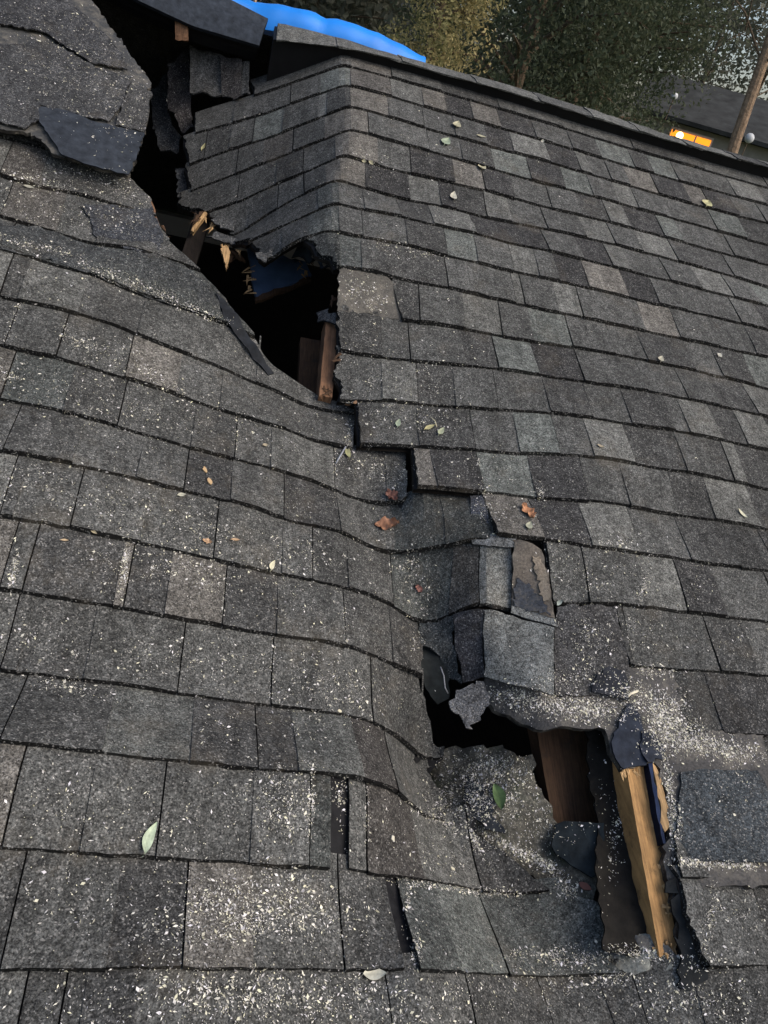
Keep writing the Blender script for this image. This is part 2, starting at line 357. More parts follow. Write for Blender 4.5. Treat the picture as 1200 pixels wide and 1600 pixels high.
R_ROWS = {0: '470 m ,548 mb |612 m ,690 d ,780 m |880 m ,990 d ,1100 m |1200 m',
 1: '500 lg ,548 mb |612 l ,662 lb ,698 D ,740 lb |783 D ,838 m |863 m ,895 d |940 lg ,992 d |1022 lg ,1060 m |1112 m ,1150 l ,1197 m',
 2: '510 d ,548 lb ,608 m |663 m ,712 m ,762 D ,803 l |860 D ,908 l |925 m |955 m ,985 lb |1029 D ,1080 lb |1110 D ,1155 m |1197 m',
 3: '507 lb |576 m |671 m ,723 d |773 lg ,830 D |884 lg ,927 m |967 l ,998 m |1042 m |1121 lg ,1168 d',
 4: '524 lb ,590 m |642 D ,711 lb |758 D ,804 m |862 m ,910 d |953 l ,985 D |1038 lg ,1068 m |1147 m ,1183 d',
 5: '510 lb ,572 D ,641 l ,690 D |713 d |761 l ,800 m |856 m ,917 l |962 m ,1005 l |1060 d ,1097 d |1147 m',
 6: '497 mg ,530 m ,570 m |627 d ,678 l |745 D |858 m ,912 D |957 l ,987 m |1047 m ,1097 l |1147 m ,1190 lg',
 7: '480 mg ,530 m |567 m ,637 d |699 lg ,747 m |803 l ,843 m |874 D ,920 lb |982 D ,1030 m |1074 m |1158 m',
 8: '470 dg ,530 mg ,565 m ,590 d |700 m |806 l |820 m ,873 l |911 m |1009 lb ,1063 m |1125 m',
 9: '618 d |655 m ,727 l |785 m ,834 lg |895 m |962 m ,1012 d |1087 m ,1130 d |1180 lg',
 10: '527 d ,597 m |641 m ,727 d |779 lg ,842 D |913 m |1012 m ,1075 m |1127 d ,1185 l',
 11: '527 m ,597 l |653 d ,712 m |778 m ,860 d |927 m ,987 d |1055 m ,1078 l |1128 d ,1168 l',
 12: '559 d ,582 m ,655 d |743 m ,812 lg |875 m ,928 l |992 d ,1073 m |1125 d |1147 l ,1167 d',
 13: '648 lb ,683 D |757 lg ,838 D |921 m ,985 m |1060 d ,1118 l |1190 d',
 14: '768 lb |850 D ,925 l |1002 m ,1080 d |1158 d', 15: '858 m |920 m ,1012 l |1074 D ,1135 m',
 16: '977 d |990 m |1125 d', 17: '1073 d ,1130 D |1230 m', 18: '1197 d |1300 m', 19: '1056 m |1200 d', 20: '1085 m |1215 d',
 21: '1035 m ,1120 d |1240 m'}
P_ROWS = {1: '300 m ,363 m ,410 m |453 m', 2: '280 m |318 d ,357 m |394 lg ,440 m ,497 l', 3: '285 m |368 m ,410 mb |457 m',
 4: '270 m |370 m ,430 d |473 m', 5: '310 m ,387 m |433 m |475 m', 6: '350 m ,440 m', 7: '385 m ,440 m'}
L_ROWS = {0: '-300 d', 1: '-260 d', 2: '-240 d', 3: '-220 d', 4: '-200 d', 5: '-200 d', 6: '-200 d', 7: '-200 d ,60 d', 8: '0 db ,60 d', 9: '0 mb ,87 m ,150 d', 10: '0 dg ,140 dg',
 11: '0 d ,28 l ,122 d ,215 m ,300 m ,400 m', 12: '|7 m |88 m |195 lb ,275 m ,343 m ,447 m', 13: '0 mg ,98 d |183 m ,298 d |366 m ,423 l |523 d ,602 m',
 14: '|5 d ,113 m ,213 m |287 D ,360 m |443 D ,533 m ,615 dg ,690 dg', 15: '0 d ,20 m |110 m ,220 m |333 m ,375 m ,440 m |488 d ,545 d |615 dg ,698 db |748 L',
 16: '0 m |35 D ,177 lb |193 D ,257 lb |347 D ,432 m |540 d ,613 D', 17: '0 d ,25 d ,130 m |277 m |423 m ,503 m |583 d ,650 d',
 18: '0 d ,160 M ,297 D |403 D ,467 M ,567 Db |620 m ,667 d', 19: '|3 m ,125 m |243 m ,390 m |483 dg |517 # |544 m |573 Db ,663 l |753 D',
 20: '0 m ,165 D |284 lb ,395 m |538 d |633 # |655 mg ,720 lg |795 mg', 21: '0 d |68 d ,103 D ,193 m ,350 m |620 m |757 d |890 m ,985 d |1035 m ,1120 d |1240 m'}

PB = {0: [(392,128),(397,141)], 1: [(303,158),(306,208)], 2: [(287,213),(296,257)], 3: [(291,262),(299,297)], 4: [(283,300),(280,322),(318,332)], 5: [(318,330),(345,352),(368,366)],
 6: [(358,368),(388,380)], 7: [(393,383),(415,408)], 8: [(474,372),(498,392),(522,416)], 9: [(612,445),(628,500)], 10: [(528,486),(529,549)], 11: [(527,550),(531,626)],
 12: [(558,636),(562,694)], 13: [(646,700),(651,761)], 14: [(753,773),(769,832)], 15: [(853,850),(862,940)], 16: [(962,948),(980,1038)], 17: [(1050,1048),(1075,1152)],
 18: [(1172,1158),(1199,1232)], 19: [(1052,1262),(1050,1300),(1058,1365)], 20: [(1058,1372),(1070,1430),(1098,1511)], 21: [(1033,1513),(1043,1600)]}
LEDGE = [(84,-60),(105,20),(140,140),(190,272),(236,311),(244,345),(262,380),(300,415),(340,455),(375,500),(405,545),(430,580),(455,594),(500,624),(536,634),(556,650)]
LB = {12: [(556,640),(549,701)], 13: [(633,704),(631,791)], 14: [(752,773),(768,832)], 15: [(797,846),(798,953)], 16: [(655,952),(656,1053)], 17: [(650,1056),(670,1110),(690,1186)],
 18: [(690,1190),(668,1200),(700,1284)], 19: [(740,1296),(782,1330),(872,1402)], 20: [(880,1398),(936,1412),(940,1478)]}

def build_rows(name, F, rows, lims_l, lims_r, krange, u_ext, amp, label=None, seed=1):
    mb = MB(); base = MB()
    for k in krange:
        tabs = parse(rows[k]) if k in rows else []
        us = [(row_u(F, k, t[0]), t[1], t[2]) for t in tabs]
        lo, hi = u_ext if k < 21 else (-1.9, 3.3)
        l0 = lims_l(k); l1 = lims_r(k)
        if us:
            if k in lims_l.keys or lo is None: pass
            else:
                u = us[0][0]; us[0] = (u, us[0][1], us[0][2])
                while u > lo:
                    u -= random.uniform(.09, .26); us.insert(0, (u, random.choice('|,,'), random.choice(['d', 'm', 'm', 'D', 'l', 'lb'])))
            if hi is not None and k not in lims_r.keys:
                u = us[-1][0]
                while u < hi:
                    u += random.uniform(.09, .26); us.append((u, random.choice('|,,'), random.choice(['d', 'm', 'm', 'D', 'l', 'lg'])))
        else:
            u = lo
            while u < hi:
                us.append((u, random.choice('|,,'), random.choice(['d', 'm', 'm', 'D', 'l']))); u += random.uniform(.09, .26)
        end = us[-1][0] + .6 if k in lims_r.keys else us[-1][0] + .18
        par = k % 2
        for i, (u, sep, code) in enumerate(us):
            u1 = us[i + 1][0] if i + 1 < len(us) else end
            nxt = us[i + 1][1] if i + 1 < len(us) else '|'
            if code[0] == '#': continue
            if sep == '|' and -1.2 < u < 1.0 and k > 9 and (name == 'sagging_slope' or k > 12): JOINTS.append((u, k))
            if i == 0 and k in lims_l.keys: u = -8
            if i == 0 and k in lims_l.keys: u = min(l0(vb(k)), l0(vb(k) + EXPO)) - .05
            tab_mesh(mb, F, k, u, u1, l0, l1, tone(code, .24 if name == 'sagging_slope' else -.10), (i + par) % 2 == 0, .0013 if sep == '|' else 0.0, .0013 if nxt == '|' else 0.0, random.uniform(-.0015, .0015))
        # black deck felt and sheathing under the row
        v_b = vb(k); P = []; Q = []
        a_lo = us[0][0] if k not in lims_l.keys else -8; a_hi = end
        for j in range(5):
            v = v_b + EXPO * j / 4; a = max(a_lo, l0(v) - .004); b = max(min(a_hi, l1(v) + .004), a + .01)
            u = np.linspace(a, b, max(3, int((b - a) / .04))) if j == 0 else np.linspace(a, b, len(P[0]))
            h = F(u, np.full_like(u, v)) - .0035
            P.append(np.stack([u, np.full_like(u, v), h], 1)); Q.append(np.stack([u, np.full_like(u, v), h - .014], 1))
        base.grid(P, (.012, .012, .013)); base.grid(Q, (.016, .013, .010), flip=True)
        base.grid([[r[0] for r in P], [r[0] for r in Q]], (.016, .013, .010)); base.grid([[r[-1] for r in P], [r[-1] for r in Q]], (.016, .013, .010), flip=True)
    o = mb.build(name, 'shingle', house); 
    if label: o['label'] = label
    s = base.build('sheathing', 'felt', o)
    walkable(mb); walkable(base)
    return o
JOINTS = []
class Lims:
    def __init__(s, D, F, amp, default, seed, poly=None, polyk=()):
        s.f = {k: limfun(D[k], F, amp.get(k, .0015) if isinstance(amp, dict) else amp, seed + k) for k in D}; s.d = default
        if poly:
            pf = limfun(poly, F, .003, seed)
            for k in polyk: s.f[k] = pf
        s.keys = set(s.f)
    def __call__(s, k): return s.f.get(k, s.d)
ragged = {4: .005, 5: .006, 6: .006, 7: .004, 8: .004, 10: .004, 11: .004, 17: .004, 18: .003, 19: .004, 20: .005}
rows_r = {k: (P_ROWS.get(k, '').strip() + ' ,' + R_ROWS[k] if k in P_ROWS and k in R_ROWS else R_ROWS[k]) for k in R_ROWS}
for k_, x_, w_, a_ in ((14, 672, .075, .024), (15, 668, .06, .012), (13, 612, .05, .012), (16, 640, .05, .010), (12, 525, .05, .008), (18, 600, .08, .012), (17, 640, .06, .010)):
    LIFT.setdefault(k_, []).append((FL, row_u(FL, k_, x_), w_, a_))
for k_, x_, w_, a_ in ((13, 660, .08, .006), (12, 600, .08, .003), (14, 775, .05, .014), (9, 650, .06, .006)):
    LIFT.setdefault(k_, []).append((FR, row_u(FR, k_, x_), w_, a_))
main = build_rows('main_slope', FR, rows_r, Lims(PB, FR, ragged, NOL, 100), Lims({}, FR, .001, NOR, 1), range(0, 21), (.6, 3.3), .003,
                  'right hand field of lying shingles with a folded corner at the ridge')
LAM = {12: .001, 13: .001, 14: .001, 15: .001, 16: .002, 17: .004, 18: .004, 19: .004, 20: .004}
sag = build_rows('sagging_slope', FL, L_ROWS, Lims({}, FL, .001, NOL, 1), Lims(LB, FL, LAM, NOR, 200, LEDGE, range(0, 12)), range(0, 25), (-1.9, .74), .003,
                 'left hand field of shingles sagging into the crease')

# ------------------------------------------------------------------ torn pieces: an outline with its own height and thickness
def patch(name, px, m, parent, F=None, off=0.0, h=None, vs=None, dh=None, thick=.004, col=(.04, .04, .04), amp=.003, step=.012, res=.022, rough=.0015, seed=0, edge=None, holes=(), walk=True, label=None, bow=0.0):
    """px: outline in photo pixels; lies on field F + off (+ dh per corner), on the height h, or on the up-slope positions vs."""
    P = []
    for i, q in enumerate(px):
        if vs is not None: p = at_v(q[0], q[1], vs[i] if hasattr(vs, '__len__') else vs)
        elif F is not None: p = F.hit(q[0], q[1], off + (dh[i] if dh else 0))
        else: p = at_h(q[0], q[1], h[i] if hasattr(h, '__len__') else h)
        P.append(p)
    P = np.array(P)
    if vs is not None:                                # steep piece: work in its own best plane
        c = P.mean(0); _, _, vt = np.linalg.svd(P - c); e1, e2, nn = vt
        if nn[2] < 0: nn = -nn
        if np.dot(np.cross(e1, e2), nn) < 0: e2 = -e2
    else:
        c = np.zeros(3); e1, e2, nn = np.eye(3)
    uv = np.stack([(P - c) @ e1, (P - c) @ e2], 1); hh = (P - c) @ nn
    base = F(P[:, 0], P[:, 1]) if (F is not None and vs is None) else np.zeros(len(P))
    dev = hh - base
    if np.sum(uv[:, 0] * np.roll(uv[:, 1], -1) - uv[:, 1] * np.roll(uv[:, 0], -1)) < 0: uv = uv[::-1]; dev = dev[::-1]
    B = jag(uv, amp, step, seed + 11)
    r = np.random.default_rng(seed)
    lo, hi = uv.min(0), uv.max(0)
    gx, gy = np.meshgrid(np.arange(lo[0], hi[0], res), np.arange(lo[1], hi[1], res)); G = np.stack([gx.ravel(), gy.ravel()], 1); G = G + r.normal(0, res * .18, G.shape)
    nb = len(B)
    Vin = [Vector((float(b[0]), float(b[1]))) for b in B] + [Vector((float(g[0]), float(g[1]))) for g in G]
    out = delaunay_2d_cdt(Vin, [(i, (i + 1) % nb) for i in range(nb)], [tuple(range(nb))], 1, 1e-6)
    V2 = np.array([(v.x, v.y) for v in out[0]]); T = [tuple(f) for f in out[2]]
    d2 = ((V2[:, None] - uv[None]) ** 2).sum(-1) + 1e-5; w = 1 / d2; dv = (w * dev[None]).sum(1) / w.sum(1)
    if F is not None and vs is None: dv = dv + F(V2[:, 0], V2[:, 1])
    if bow:
        cc = uv.mean(0); ext = np.abs(uv - cc).max(0); q = ((V2 - cc) / ext) ** 2; dv = dv + bow * np.clip(1 - q.sum(1), 0, 1)
    dv = dv + r.normal(0, rough, len(dv))
    T3 = c + V2[:, :1] * e1 + V2[:, 1:] * e2 + dv[:, None] * nn
    Bt = T3 - nn * thick
    mb = MB(); n = len(V2); sm = True
    T = [t if np.cross(V2[t[1]] - V2[t[0]], V2[t[2]] - V2[t[0]]) > 0 else t[::-1] for t in T]
    mb.add(T3, T, col); ec = edge or tuple(x * .35 for x in col)
    mb.add(Bt, [t[::-1] for t in T], ec)
    cnt = {}
    for t in T:
        for a, b in zip(t, t[1:] + t[:1]): cnt[(a, b)] = 1
    rim = [(a, b) for (a, b) in cnt if (b, a) not in cnt]
    ids = sorted({i for e in rim for i in e}); ix = {i: j for j, i in enumerate(ids)}; k = len(ids)
    mb.add(np.concatenate([T3[ids], Bt[ids]]), [(ix[b], ix[a], ix[a] + k, ix[b] + k) for a, b in rim], ec)
    o = mb.build(name, m, parent, smooth=True)
    if walk: walkable(mb)
    if label: o['label'] = label
    return o

# upper left: torn roof deck flap lying over the sagging field
FLAP = [(-160,-70),(90,-60),(130,-18),(152,12),(168,38),(192,66),(205,88),(215,100),(228,118),(237,131),(229,140),(233,160),(231,185),(222,215),(212,245),(200,275),(170,267),(150,262),(118,250),(95,243),(80,238),(70,222),(55,212),(35,205),(-160,180)]
flap = patch('torn_roof_flap', FLAP, 'dusted', house, F=FL, off=.05, thick=.009, col=(.042, .043, .042), amp=.003, step=.007, seed=3, rough=.002, edge=(.012, .011, .010), label='torn flap of roof deck with worn granules at the upper left')
patch('felt_strip', [(60,165),(100,172),(150,190),(190,200),(226,207),(214,242),(201,273),(170,265),(150,260),(105,245),(92,236),(78,214),(62,190)], 'felt', flap, F=FL, off=.0595, thick=.003, col=(.027, .032, .040), amp=.002, seed=4, rough=.0006)
patch('torn_shingle', [(205,128),(237,144),(233,160),(231,185),(225,205),(180,196),(190,165)], 'shingle', flap, F=FL, off=.062, thick=.004, col=(.046, .046, .045), amp=.002, seed=5)
patch('torn_shingle', [(-60,-40),(60,-40),(120,10),(185,75),(200,110),(140,95),(70,50),(0,35),(-60,30)], 'shingle', flap, F=FL, off=.062, thick=.004, col=(.037, .038, .040), amp=.003, seed=6)
patch('torn_shingle', [(-60,60),(20,70),(75,62),(150,105),(205,120),(190,165),(170,190),(100,172),(62,166),(60,188),(40,200),(-60,176)], 'shingle', flap, F=FL, off=.0595, thick=.003, col=(.042, .043, .044), amp=.003, seed=7)
patch('curled_felt', [(338,455),(372,492),(402,540),(428,582),(420,586),(396,562),(372,528),(350,497)], 'felt', sag, F=FL, off=.014, dh=[0,.012,.02,0,0,-.004,-.004,0], thick=.003, col=(.016, .018, .021), amp=.0007, seed=9)
patch('torn_felt', [(130,320),(165,318),(200,325),(238,322),(256,372),(250,392),(215,395),(190,382),(150,372)], 'shingle', sag, F=FL, off=.012, thick=.003, col=(.034, .037, .042), amp=.004, seed=10, rough=.001)
patch('dusty_felt', [(-60,345),(60,354),(150,385),(225,395),(262,392),(300,424),(340,462),(378,512),(352,503),(300,485),(267,475),(213,457),(142,427),(60,402),(-60,385)], 'shingle', sag, F=FL, off=.010, thick=.003, col=(.042, .045, .045), amp=.002, seed=12, rough=.002)
# hanging, shadowed shingles under the ridge cap
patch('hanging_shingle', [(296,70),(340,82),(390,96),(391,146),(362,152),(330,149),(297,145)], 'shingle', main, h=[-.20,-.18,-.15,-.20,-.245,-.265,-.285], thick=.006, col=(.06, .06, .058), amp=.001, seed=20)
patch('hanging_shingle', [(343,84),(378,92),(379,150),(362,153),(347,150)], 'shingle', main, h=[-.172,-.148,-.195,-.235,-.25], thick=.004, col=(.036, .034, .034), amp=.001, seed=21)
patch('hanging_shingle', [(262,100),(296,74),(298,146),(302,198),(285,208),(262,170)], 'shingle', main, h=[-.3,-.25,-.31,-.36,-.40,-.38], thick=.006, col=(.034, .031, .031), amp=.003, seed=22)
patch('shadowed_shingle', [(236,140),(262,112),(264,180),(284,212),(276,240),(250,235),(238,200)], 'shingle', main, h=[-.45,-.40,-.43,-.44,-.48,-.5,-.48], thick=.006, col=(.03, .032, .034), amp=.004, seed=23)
patch('torn_shingle', [(272,262),(292,262),(300,298),(334,326),(312,330),(278,328),(276,300)], 'shingle', main, h=[-.43,-.40,-.37,-.335,-.36,-.42,-.43], thick=.006, col=(.044, .046, .047), amp=.004, seed=24)
for i, (pp, hh) in enumerate([([(328,343),(346,340),(372,345),(366,360),(345,356)], -.285), ([(322,368),(338,362),(364,370),(386,377),(372,381),(350,378)], -.27), ([(400,396),(420,392),(446,385),(438,392),(414,410)], -.13)]):
    patch('torn_shingle', pp, 'shingle', main, h=hh, thick=.005, col=(.05, .052, .053), amp=.004, seed=30 + i)
patch('torn_felt', [(530,420),(560,416),(588,420),(622,448),(640,502),(600,496),(575,489),(545,489),(527,486)], 'dusted', main, F=FR, off=.003, thick=.004, col=(.075, .07, .06), amp=.002, seed=40, rough=.001)
patch('torn_shingle', [(494,488),(512,484),(526,490),(525,508),(512,502),(496,503)], 'shingle', main, F=FR, off=-.03, dh=[-.03,0,.02,.01,0,-.02], thick=.005, col=(.045, .047, .05), amp=.004, seed=41)
# crease: the hump, the slipped shingles and the loose edges
SH = 'shingle'
patch('slipped_shingle', [(708,960),(757,952),(757,1056),(738,1063),(722,1068),(712,1012)], SH, sag, F=FL, off=.020, dh=[0,.004,.018,.006,-.01,-.005], thick=.0045, col=(.044, .042, .043), amp=.0004, seed=50)
patch('slipped_shingle', [(758,952),(800,962),(866,980),(866,1086),(815,1073),(757,1056)], SH, sag, F=FL, off=.026, dh=[0,.004,0,.006,.014,.016], thick=.0045, col=(.118, .124, .119), amp=.0004, seed=51, label='pale grey shingle slipped over the hump')
patch('slipped_shingle', [(655,955),(708,962),(712,1012),(722,1068),(700,1058),(690,1040),(672,1012),(656,1005)], SH, sag, F=FL, off=.010, dh=[0,.006,0,-.01,-.03,-.02,0,0], thick=.005, col=(.043, .047, .047), amp=.003, seed=52)
patch('curled_shingle', [(800,843),(822,846),(838,853),(850,872),(858,905),(862,935),(868,966),(840,958),(800,947)], 'dusted', sag, F=FL, off=.014, dh=[.004,.012,.01,0,.004,.01,.01,.008,.004], thick=.005, col=(.115, .098, .08), amp=.002, seed=53, label='curled shingle with its brown back showing')
patch('pale_stain', [(832,868),(846,874),(856,905),(858,938),(846,932),(840,900)], 'dusted', sag, F=FL, off=.0205, dh=[.004,0,.004,.009,.01,.004], thick=.001, col=(.20, .165, .125), amp=.003, step=.006, seed=120, rough=.0003)
patch('dark_stain', [(806,905),(830,915),(850,940),(862,962),(838,955),(804,944)], 'dusted', sag, F=FL, off=.0205, dh=[.002,.004,.009,.01,.008,.004], thick=.001, col=(.04, .045, .055), amp=.004, step=.006, seed=121, rough=.0003)
patch('torn_shingle_edge', [(799,946),(835,956),(868,966),(872,979),(835,969),(799,957)], SH, sag, F=FL, off=.024, thick=.0045, col=(.15, .155, .148), amp=.0004, seed=54)
patch('shingle_back', [(735,838),(765,834),(806,842),(803,855),(765,852),(738,850)], SH, sag, F=FL, off=.016, thick=.0045, col=(.12, .126, .128), amp=.0004, seed=55)
patch('shingle_back', [(734,774),(752,774),(766,828),(742,836),(735,812)], SH, sag, F=FL, off=.012, thick=.0045, col=(.055, .06, .072), amp=.0004, seed=56)
patch('torn_felt', [(653,1005),(672,1008),(690,1030),(702,1062),(700,1092),(684,1098),(664,1075),(655,1050)], 'felt', sag, F=FL, off=-.006, thick=.004, col=(.016, .019, .019), amp=.004, seed=57)
patch('lying_shingle', [(870,948),(962,946),(976,1000),(985,1048),(985,1092),(930,1086),(868,1086)], SH, main, F=FL, off=.010, thick=.005, col=(.055, .054, .053), amp=.002, seed=58)
patch('underlayment', [(752,1080),(768,1050),(868,1074),(930,1070),(975,1040),(990,1030),(1052,1040),(1080,1140),(1192,1148),(1216,1260),(1222,1385),(1050,1388),(1036,1345),(1046,1290),(1042,1240),(1024,1190),(1010,1196),(972,1203),(960,1185),(945,1140),(838,1140),(805,1124),(772,1110)], 'dusted', main, F=FL, off=.004, thick=.014, col=(.05, .048, .046), amp=.003, seed=60, edge=(.012, .012, .012), label='bared underlayment thick with sawdust')
patch('felt_patch', [(985,1098),(1000,1118),(1006,1145),(1012,1178),(1008,1196),(975,1202),(962,1186),(955,1160),(968,1125)], 'felt', main, F=FL, off=.012, thick=.004, col=(.020, .025, .036), amp=.003, seed=61)
patch('felt_patch', [(1004,1142),(1022,1148),(1042,1172),(1036,1186),(1010,1190),(1000,1165)], 'felt', main, F=FL, off=.016, thick=.004, col=(.024, .028, .038), amp=.003, seed=62)
patch('felt_patch', [(930,1050),(965,1045),(984,1066),(982,1098),(950,1085),(925,1080)], 'felt', main, F=FL, off=.0165, thick=.002, col=(.020, .022, .027), amp=.006, seed=63)
patch('bared_shingle', [(1064,1206),(1120,1202),(1184,1204),(1208,1250),(1214,1347),(1130,1346),(1052,1343),(1058,1290)], SH, main, F=FL, off=.009, thick=.004, col=(.040, .046, .050), amp=.002, seed=64, label='dark lower shingle bared where the course above tore away')
patch('underlayment', [(620,1504),(655,1488),(800,1478),(905,1452),(943,1452),(952,1472),(985,1462),(1012,1464),(1042,1478),(1056,1502),(1068,1490),(1052,1420),(1042,1375),(1050,1352),(1110,1372),(1135,1520),(1100,1550),(880,1540)], 'dusted', sag, F=FL, off=-.001, thick=.014, col=(.055, .058, .06), amp=.004, seed=65, edge=(.012, .012, .012))
patch('rotten_sheathing', [(676,1178),(700,1166),(735,1168),(790,1168),(822,1180),(842,1226),(868,1286),(905,1292),(945,1290),(945,1366),(930,1405),(880,1405),(800,1345),(744,1305),(698,1286)], 'debris', sag, F=FL, off=-.012, dh=[0,-.03,-.05,-.06,-.07,-.07,-.06,-.05,-.04,-.02,0,0,0,0,0], thick=.012, amp=.005, seed=66, rough=.004, label='rotten deck littered with damp sawdust and moss')
patch('torn_felt', [(868,1288),(905,1284),(944,1286),(946,1362),(925,1372),(892,1352),(862,1322)], 'felt', sag, F=FL, off=-.02, dh=[-.03,-.03,-.02,0,.01,.01,0], thick=.004, col=(.014, .019, .022), amp=.002, seed=67)
patch('torn_felt', [(727,1214),(742,1216),(758,1240),(778,1285),(790,1302),(760,1296),(732,1268)], 'felt', sag, F=FL, off=.0, dh=[-.02,-.02,-.02,-.02,0,.002,0], thick=.004, col=(.025, .029, .034), amp=.004, seed=68)
patch('torn_edge', [(1040,1378),(1056,1372),(1070,1420),(1088,1476),(1104,1530),(1082,1548),(1058,1540),(1064,1500),(1060,1450)], 'felt', main, F=FL, off=.010, thick=.004, col=(.016, .018, .019), amp=.005, seed=69)
patch('dusty_slab', [(940,1462),(985,1452),(1012,1458),(1036,1474),(1052,1512),(1000,1520),(930,1518),(900,1500)], 'dusted', sag, F=FL, off=.006, dh=[-.01,-.016,-.016,-.01,0,0,0,0], thick=.006, col=(.17, .178, .16), amp=.003, seed=70, rough=.003)

patch('dusty_strip', [(652,1492),(720,1486),(800,1481),(880,1479),(938,1470),(944,1496),(880,1510),(790,1508),(720,1507),(655,1508)], 'dusted', sag, F=FL, off=.0065, thick=.002, col=(.095, .10, .092), amp=.003, seed=131, rough=.0006)
# ------------------------------------------------------------------ ridge vent with its cap shingles
BT = [(427,70),(450,73),(530,76),(600,92),(690,122),(790,146),(940,192),(1030,222),(1200,265)]
CT = [(433,33),(450,36),(510,48),(600,77),(690,102),(770,121),(940,171),(1050,210),(1120,229),(1200,250)]
BBm = [(427,115),(470,109),(545,96),(600,112),(690,135),(765,156),(900,197),(1050,241),(1200,287)]
bt = np.array([at_v(x, y, 3.02) for x, y in BT]); ct = np.array([at_v(x, y, 3.14) for x, y in CT]); bb = np.array([at_v(x, y, 3.04) for x, y in BBm])
for A in (bt, ct, bb): A[:, 2] = .5 * A[:, 2] + .5 * np.convolve(np.pad(A[:, 2], 1, 'edge'), [1/3] * 3, 'valid')
uu = np.arange(.09, 3.6, .03)
def curve(A): return np.interp(uu, A[:, 0], A[:, 2])
hb, hc, hg = curve(bt) + .014, curve(ct) - .010, curve(bb)
def line(v, h): return np.stack([uu, np.full_like(uu, v), h], 1)
mb = MB()
mb.grid([line(3.04, hg - .05), line(3.036, hb - .004), line(3.145, hc - .012), line(3.27, hc - .10), line(3.272, hc - .18)], (.01, .01, .011))
mb.add([(.09, 3.04, hg[0] - .05), (.09, 3.036, hb[0] - .004), (.09, 3.145, hc[0] - .012), (.09, 3.27, hc[0] - .1), (.09, 3.272, hc[0] - .18)], [(0, 1, 2, 3, 4)], (.01, .01, .011))
vent = mb.build('ridge_vent', 'vent', house)
u = .10; i = 0
while u < 3.45:
    w = random.uniform(.17, .30); a, b = u, min(u + w + .02, 3.55); q = np.linspace(a, b, 9)
    lift = .003 * (1 - (q - a) / (b - a)) if True else 0
    H = lambda hv: np.interp(q, uu, hv) + lift + rng.normal(0, .0008, len(q))
    st = lambda v, h: np.stack([q, np.full_like(q, v) + rng.normal(0, .0012, len(q)), h], 1)
    rows_ = [st(3.014, H(hb) - .004), st(3.012, H(hb) + .002), st(3.075, H(hb) * .5 + H(hc) * .5 + .004), st(3.125, H(hc) + .002), st(3.15, H(hc) - .004), st(3.28, H(hc) - .10)]
    mb = MB(); mb.grid(rows_, tone(random.choice(['m', 'm', 'l', 'd', 'l'])))
    mb.grid([[r[0] - (0, 0, .010) for r in rows_[1:]], [r[0] for r in rows_[1:]]], (.012, .012, .012), flip=True)
    mb.build('ridge_cap_shingle', 'shingle', vent); u += w; i += 1
# broken ridge piece on the left
def slab3(name, top, bot, m, parent, t, col, n=10, sag_=0.0):
    top = np.array(top); bot = np.array(bot); mb = MB()
    s = np.linspace(0, 1, n); T = np.array([np.interp(s, np.linspace(0, 1, len(top)), top[:, k]) for k in range(3)]).T; B = np.array([np.interp(s, np.linspace(0, 1, len(bot)), bot[:, k]) for k in range(3)]).T
    Mi = (T + B) / 2 + (0, 0, .012); nrm = np.array([0, .25, -1.0]); nrm /= np.linalg.norm(nrm)
    mb.grid([B, Mi, T], col); d = tuple(c * .3 for c in col)
    mb.grid([T, T + nrm * t, B + nrm * t, B], d)
    mb.add([B[-1], Mi[-1], T[-1], T[-1] + nrm * t, B[-1] + nrm * t], [(0, 1, 2, 3, 4)][:1], d); mb.add([B[0], Mi[0], T[0], T[0] + nrm * t, B[0] + nrm * t], [(4, 3, 2, 1, 0)], d)
    return mb.build(name, m, parent)
rp = slab3('broken_ridge_cap', [at_v(-520,-430,3.2), at_v(150,-110,3.2), at_v(250,-50,3.2), at_v(360,-1,3.19), at_v(419,29,3.18)], [at_v(-545,-350,3.06), at_v(130,-45,3.06), at_v(215,0,3.06), at_v(300,40,3.06), at_v(405,71,3.06)], 'felt', house, .012, (.026, .032, .042), 26)
rp['label'] = 'broken ridge piece propped over the hole'
slab3('ridge_board', [at_v(130,-38,3.10), at_v(215,4,3.10), at_v(300,44,3.10), at_v(403,72,3.10)], [at_v(140,-24,3.12), at_v(215,14,3.12), at_v(300,54,3.12), at_v(398,84,3.12)], 'vent', rp, .03, (.012, .012, .013))
patch('torn_granule_patch', [(390,32),(400,28),(407,40),(404,52),(392,50)], 'dusted', rp, vs=[3.158,3.165,3.13,3.10,3.10], thick=.003, col=(.13, .12, .10), amp=.002, seed=71, walk=False)

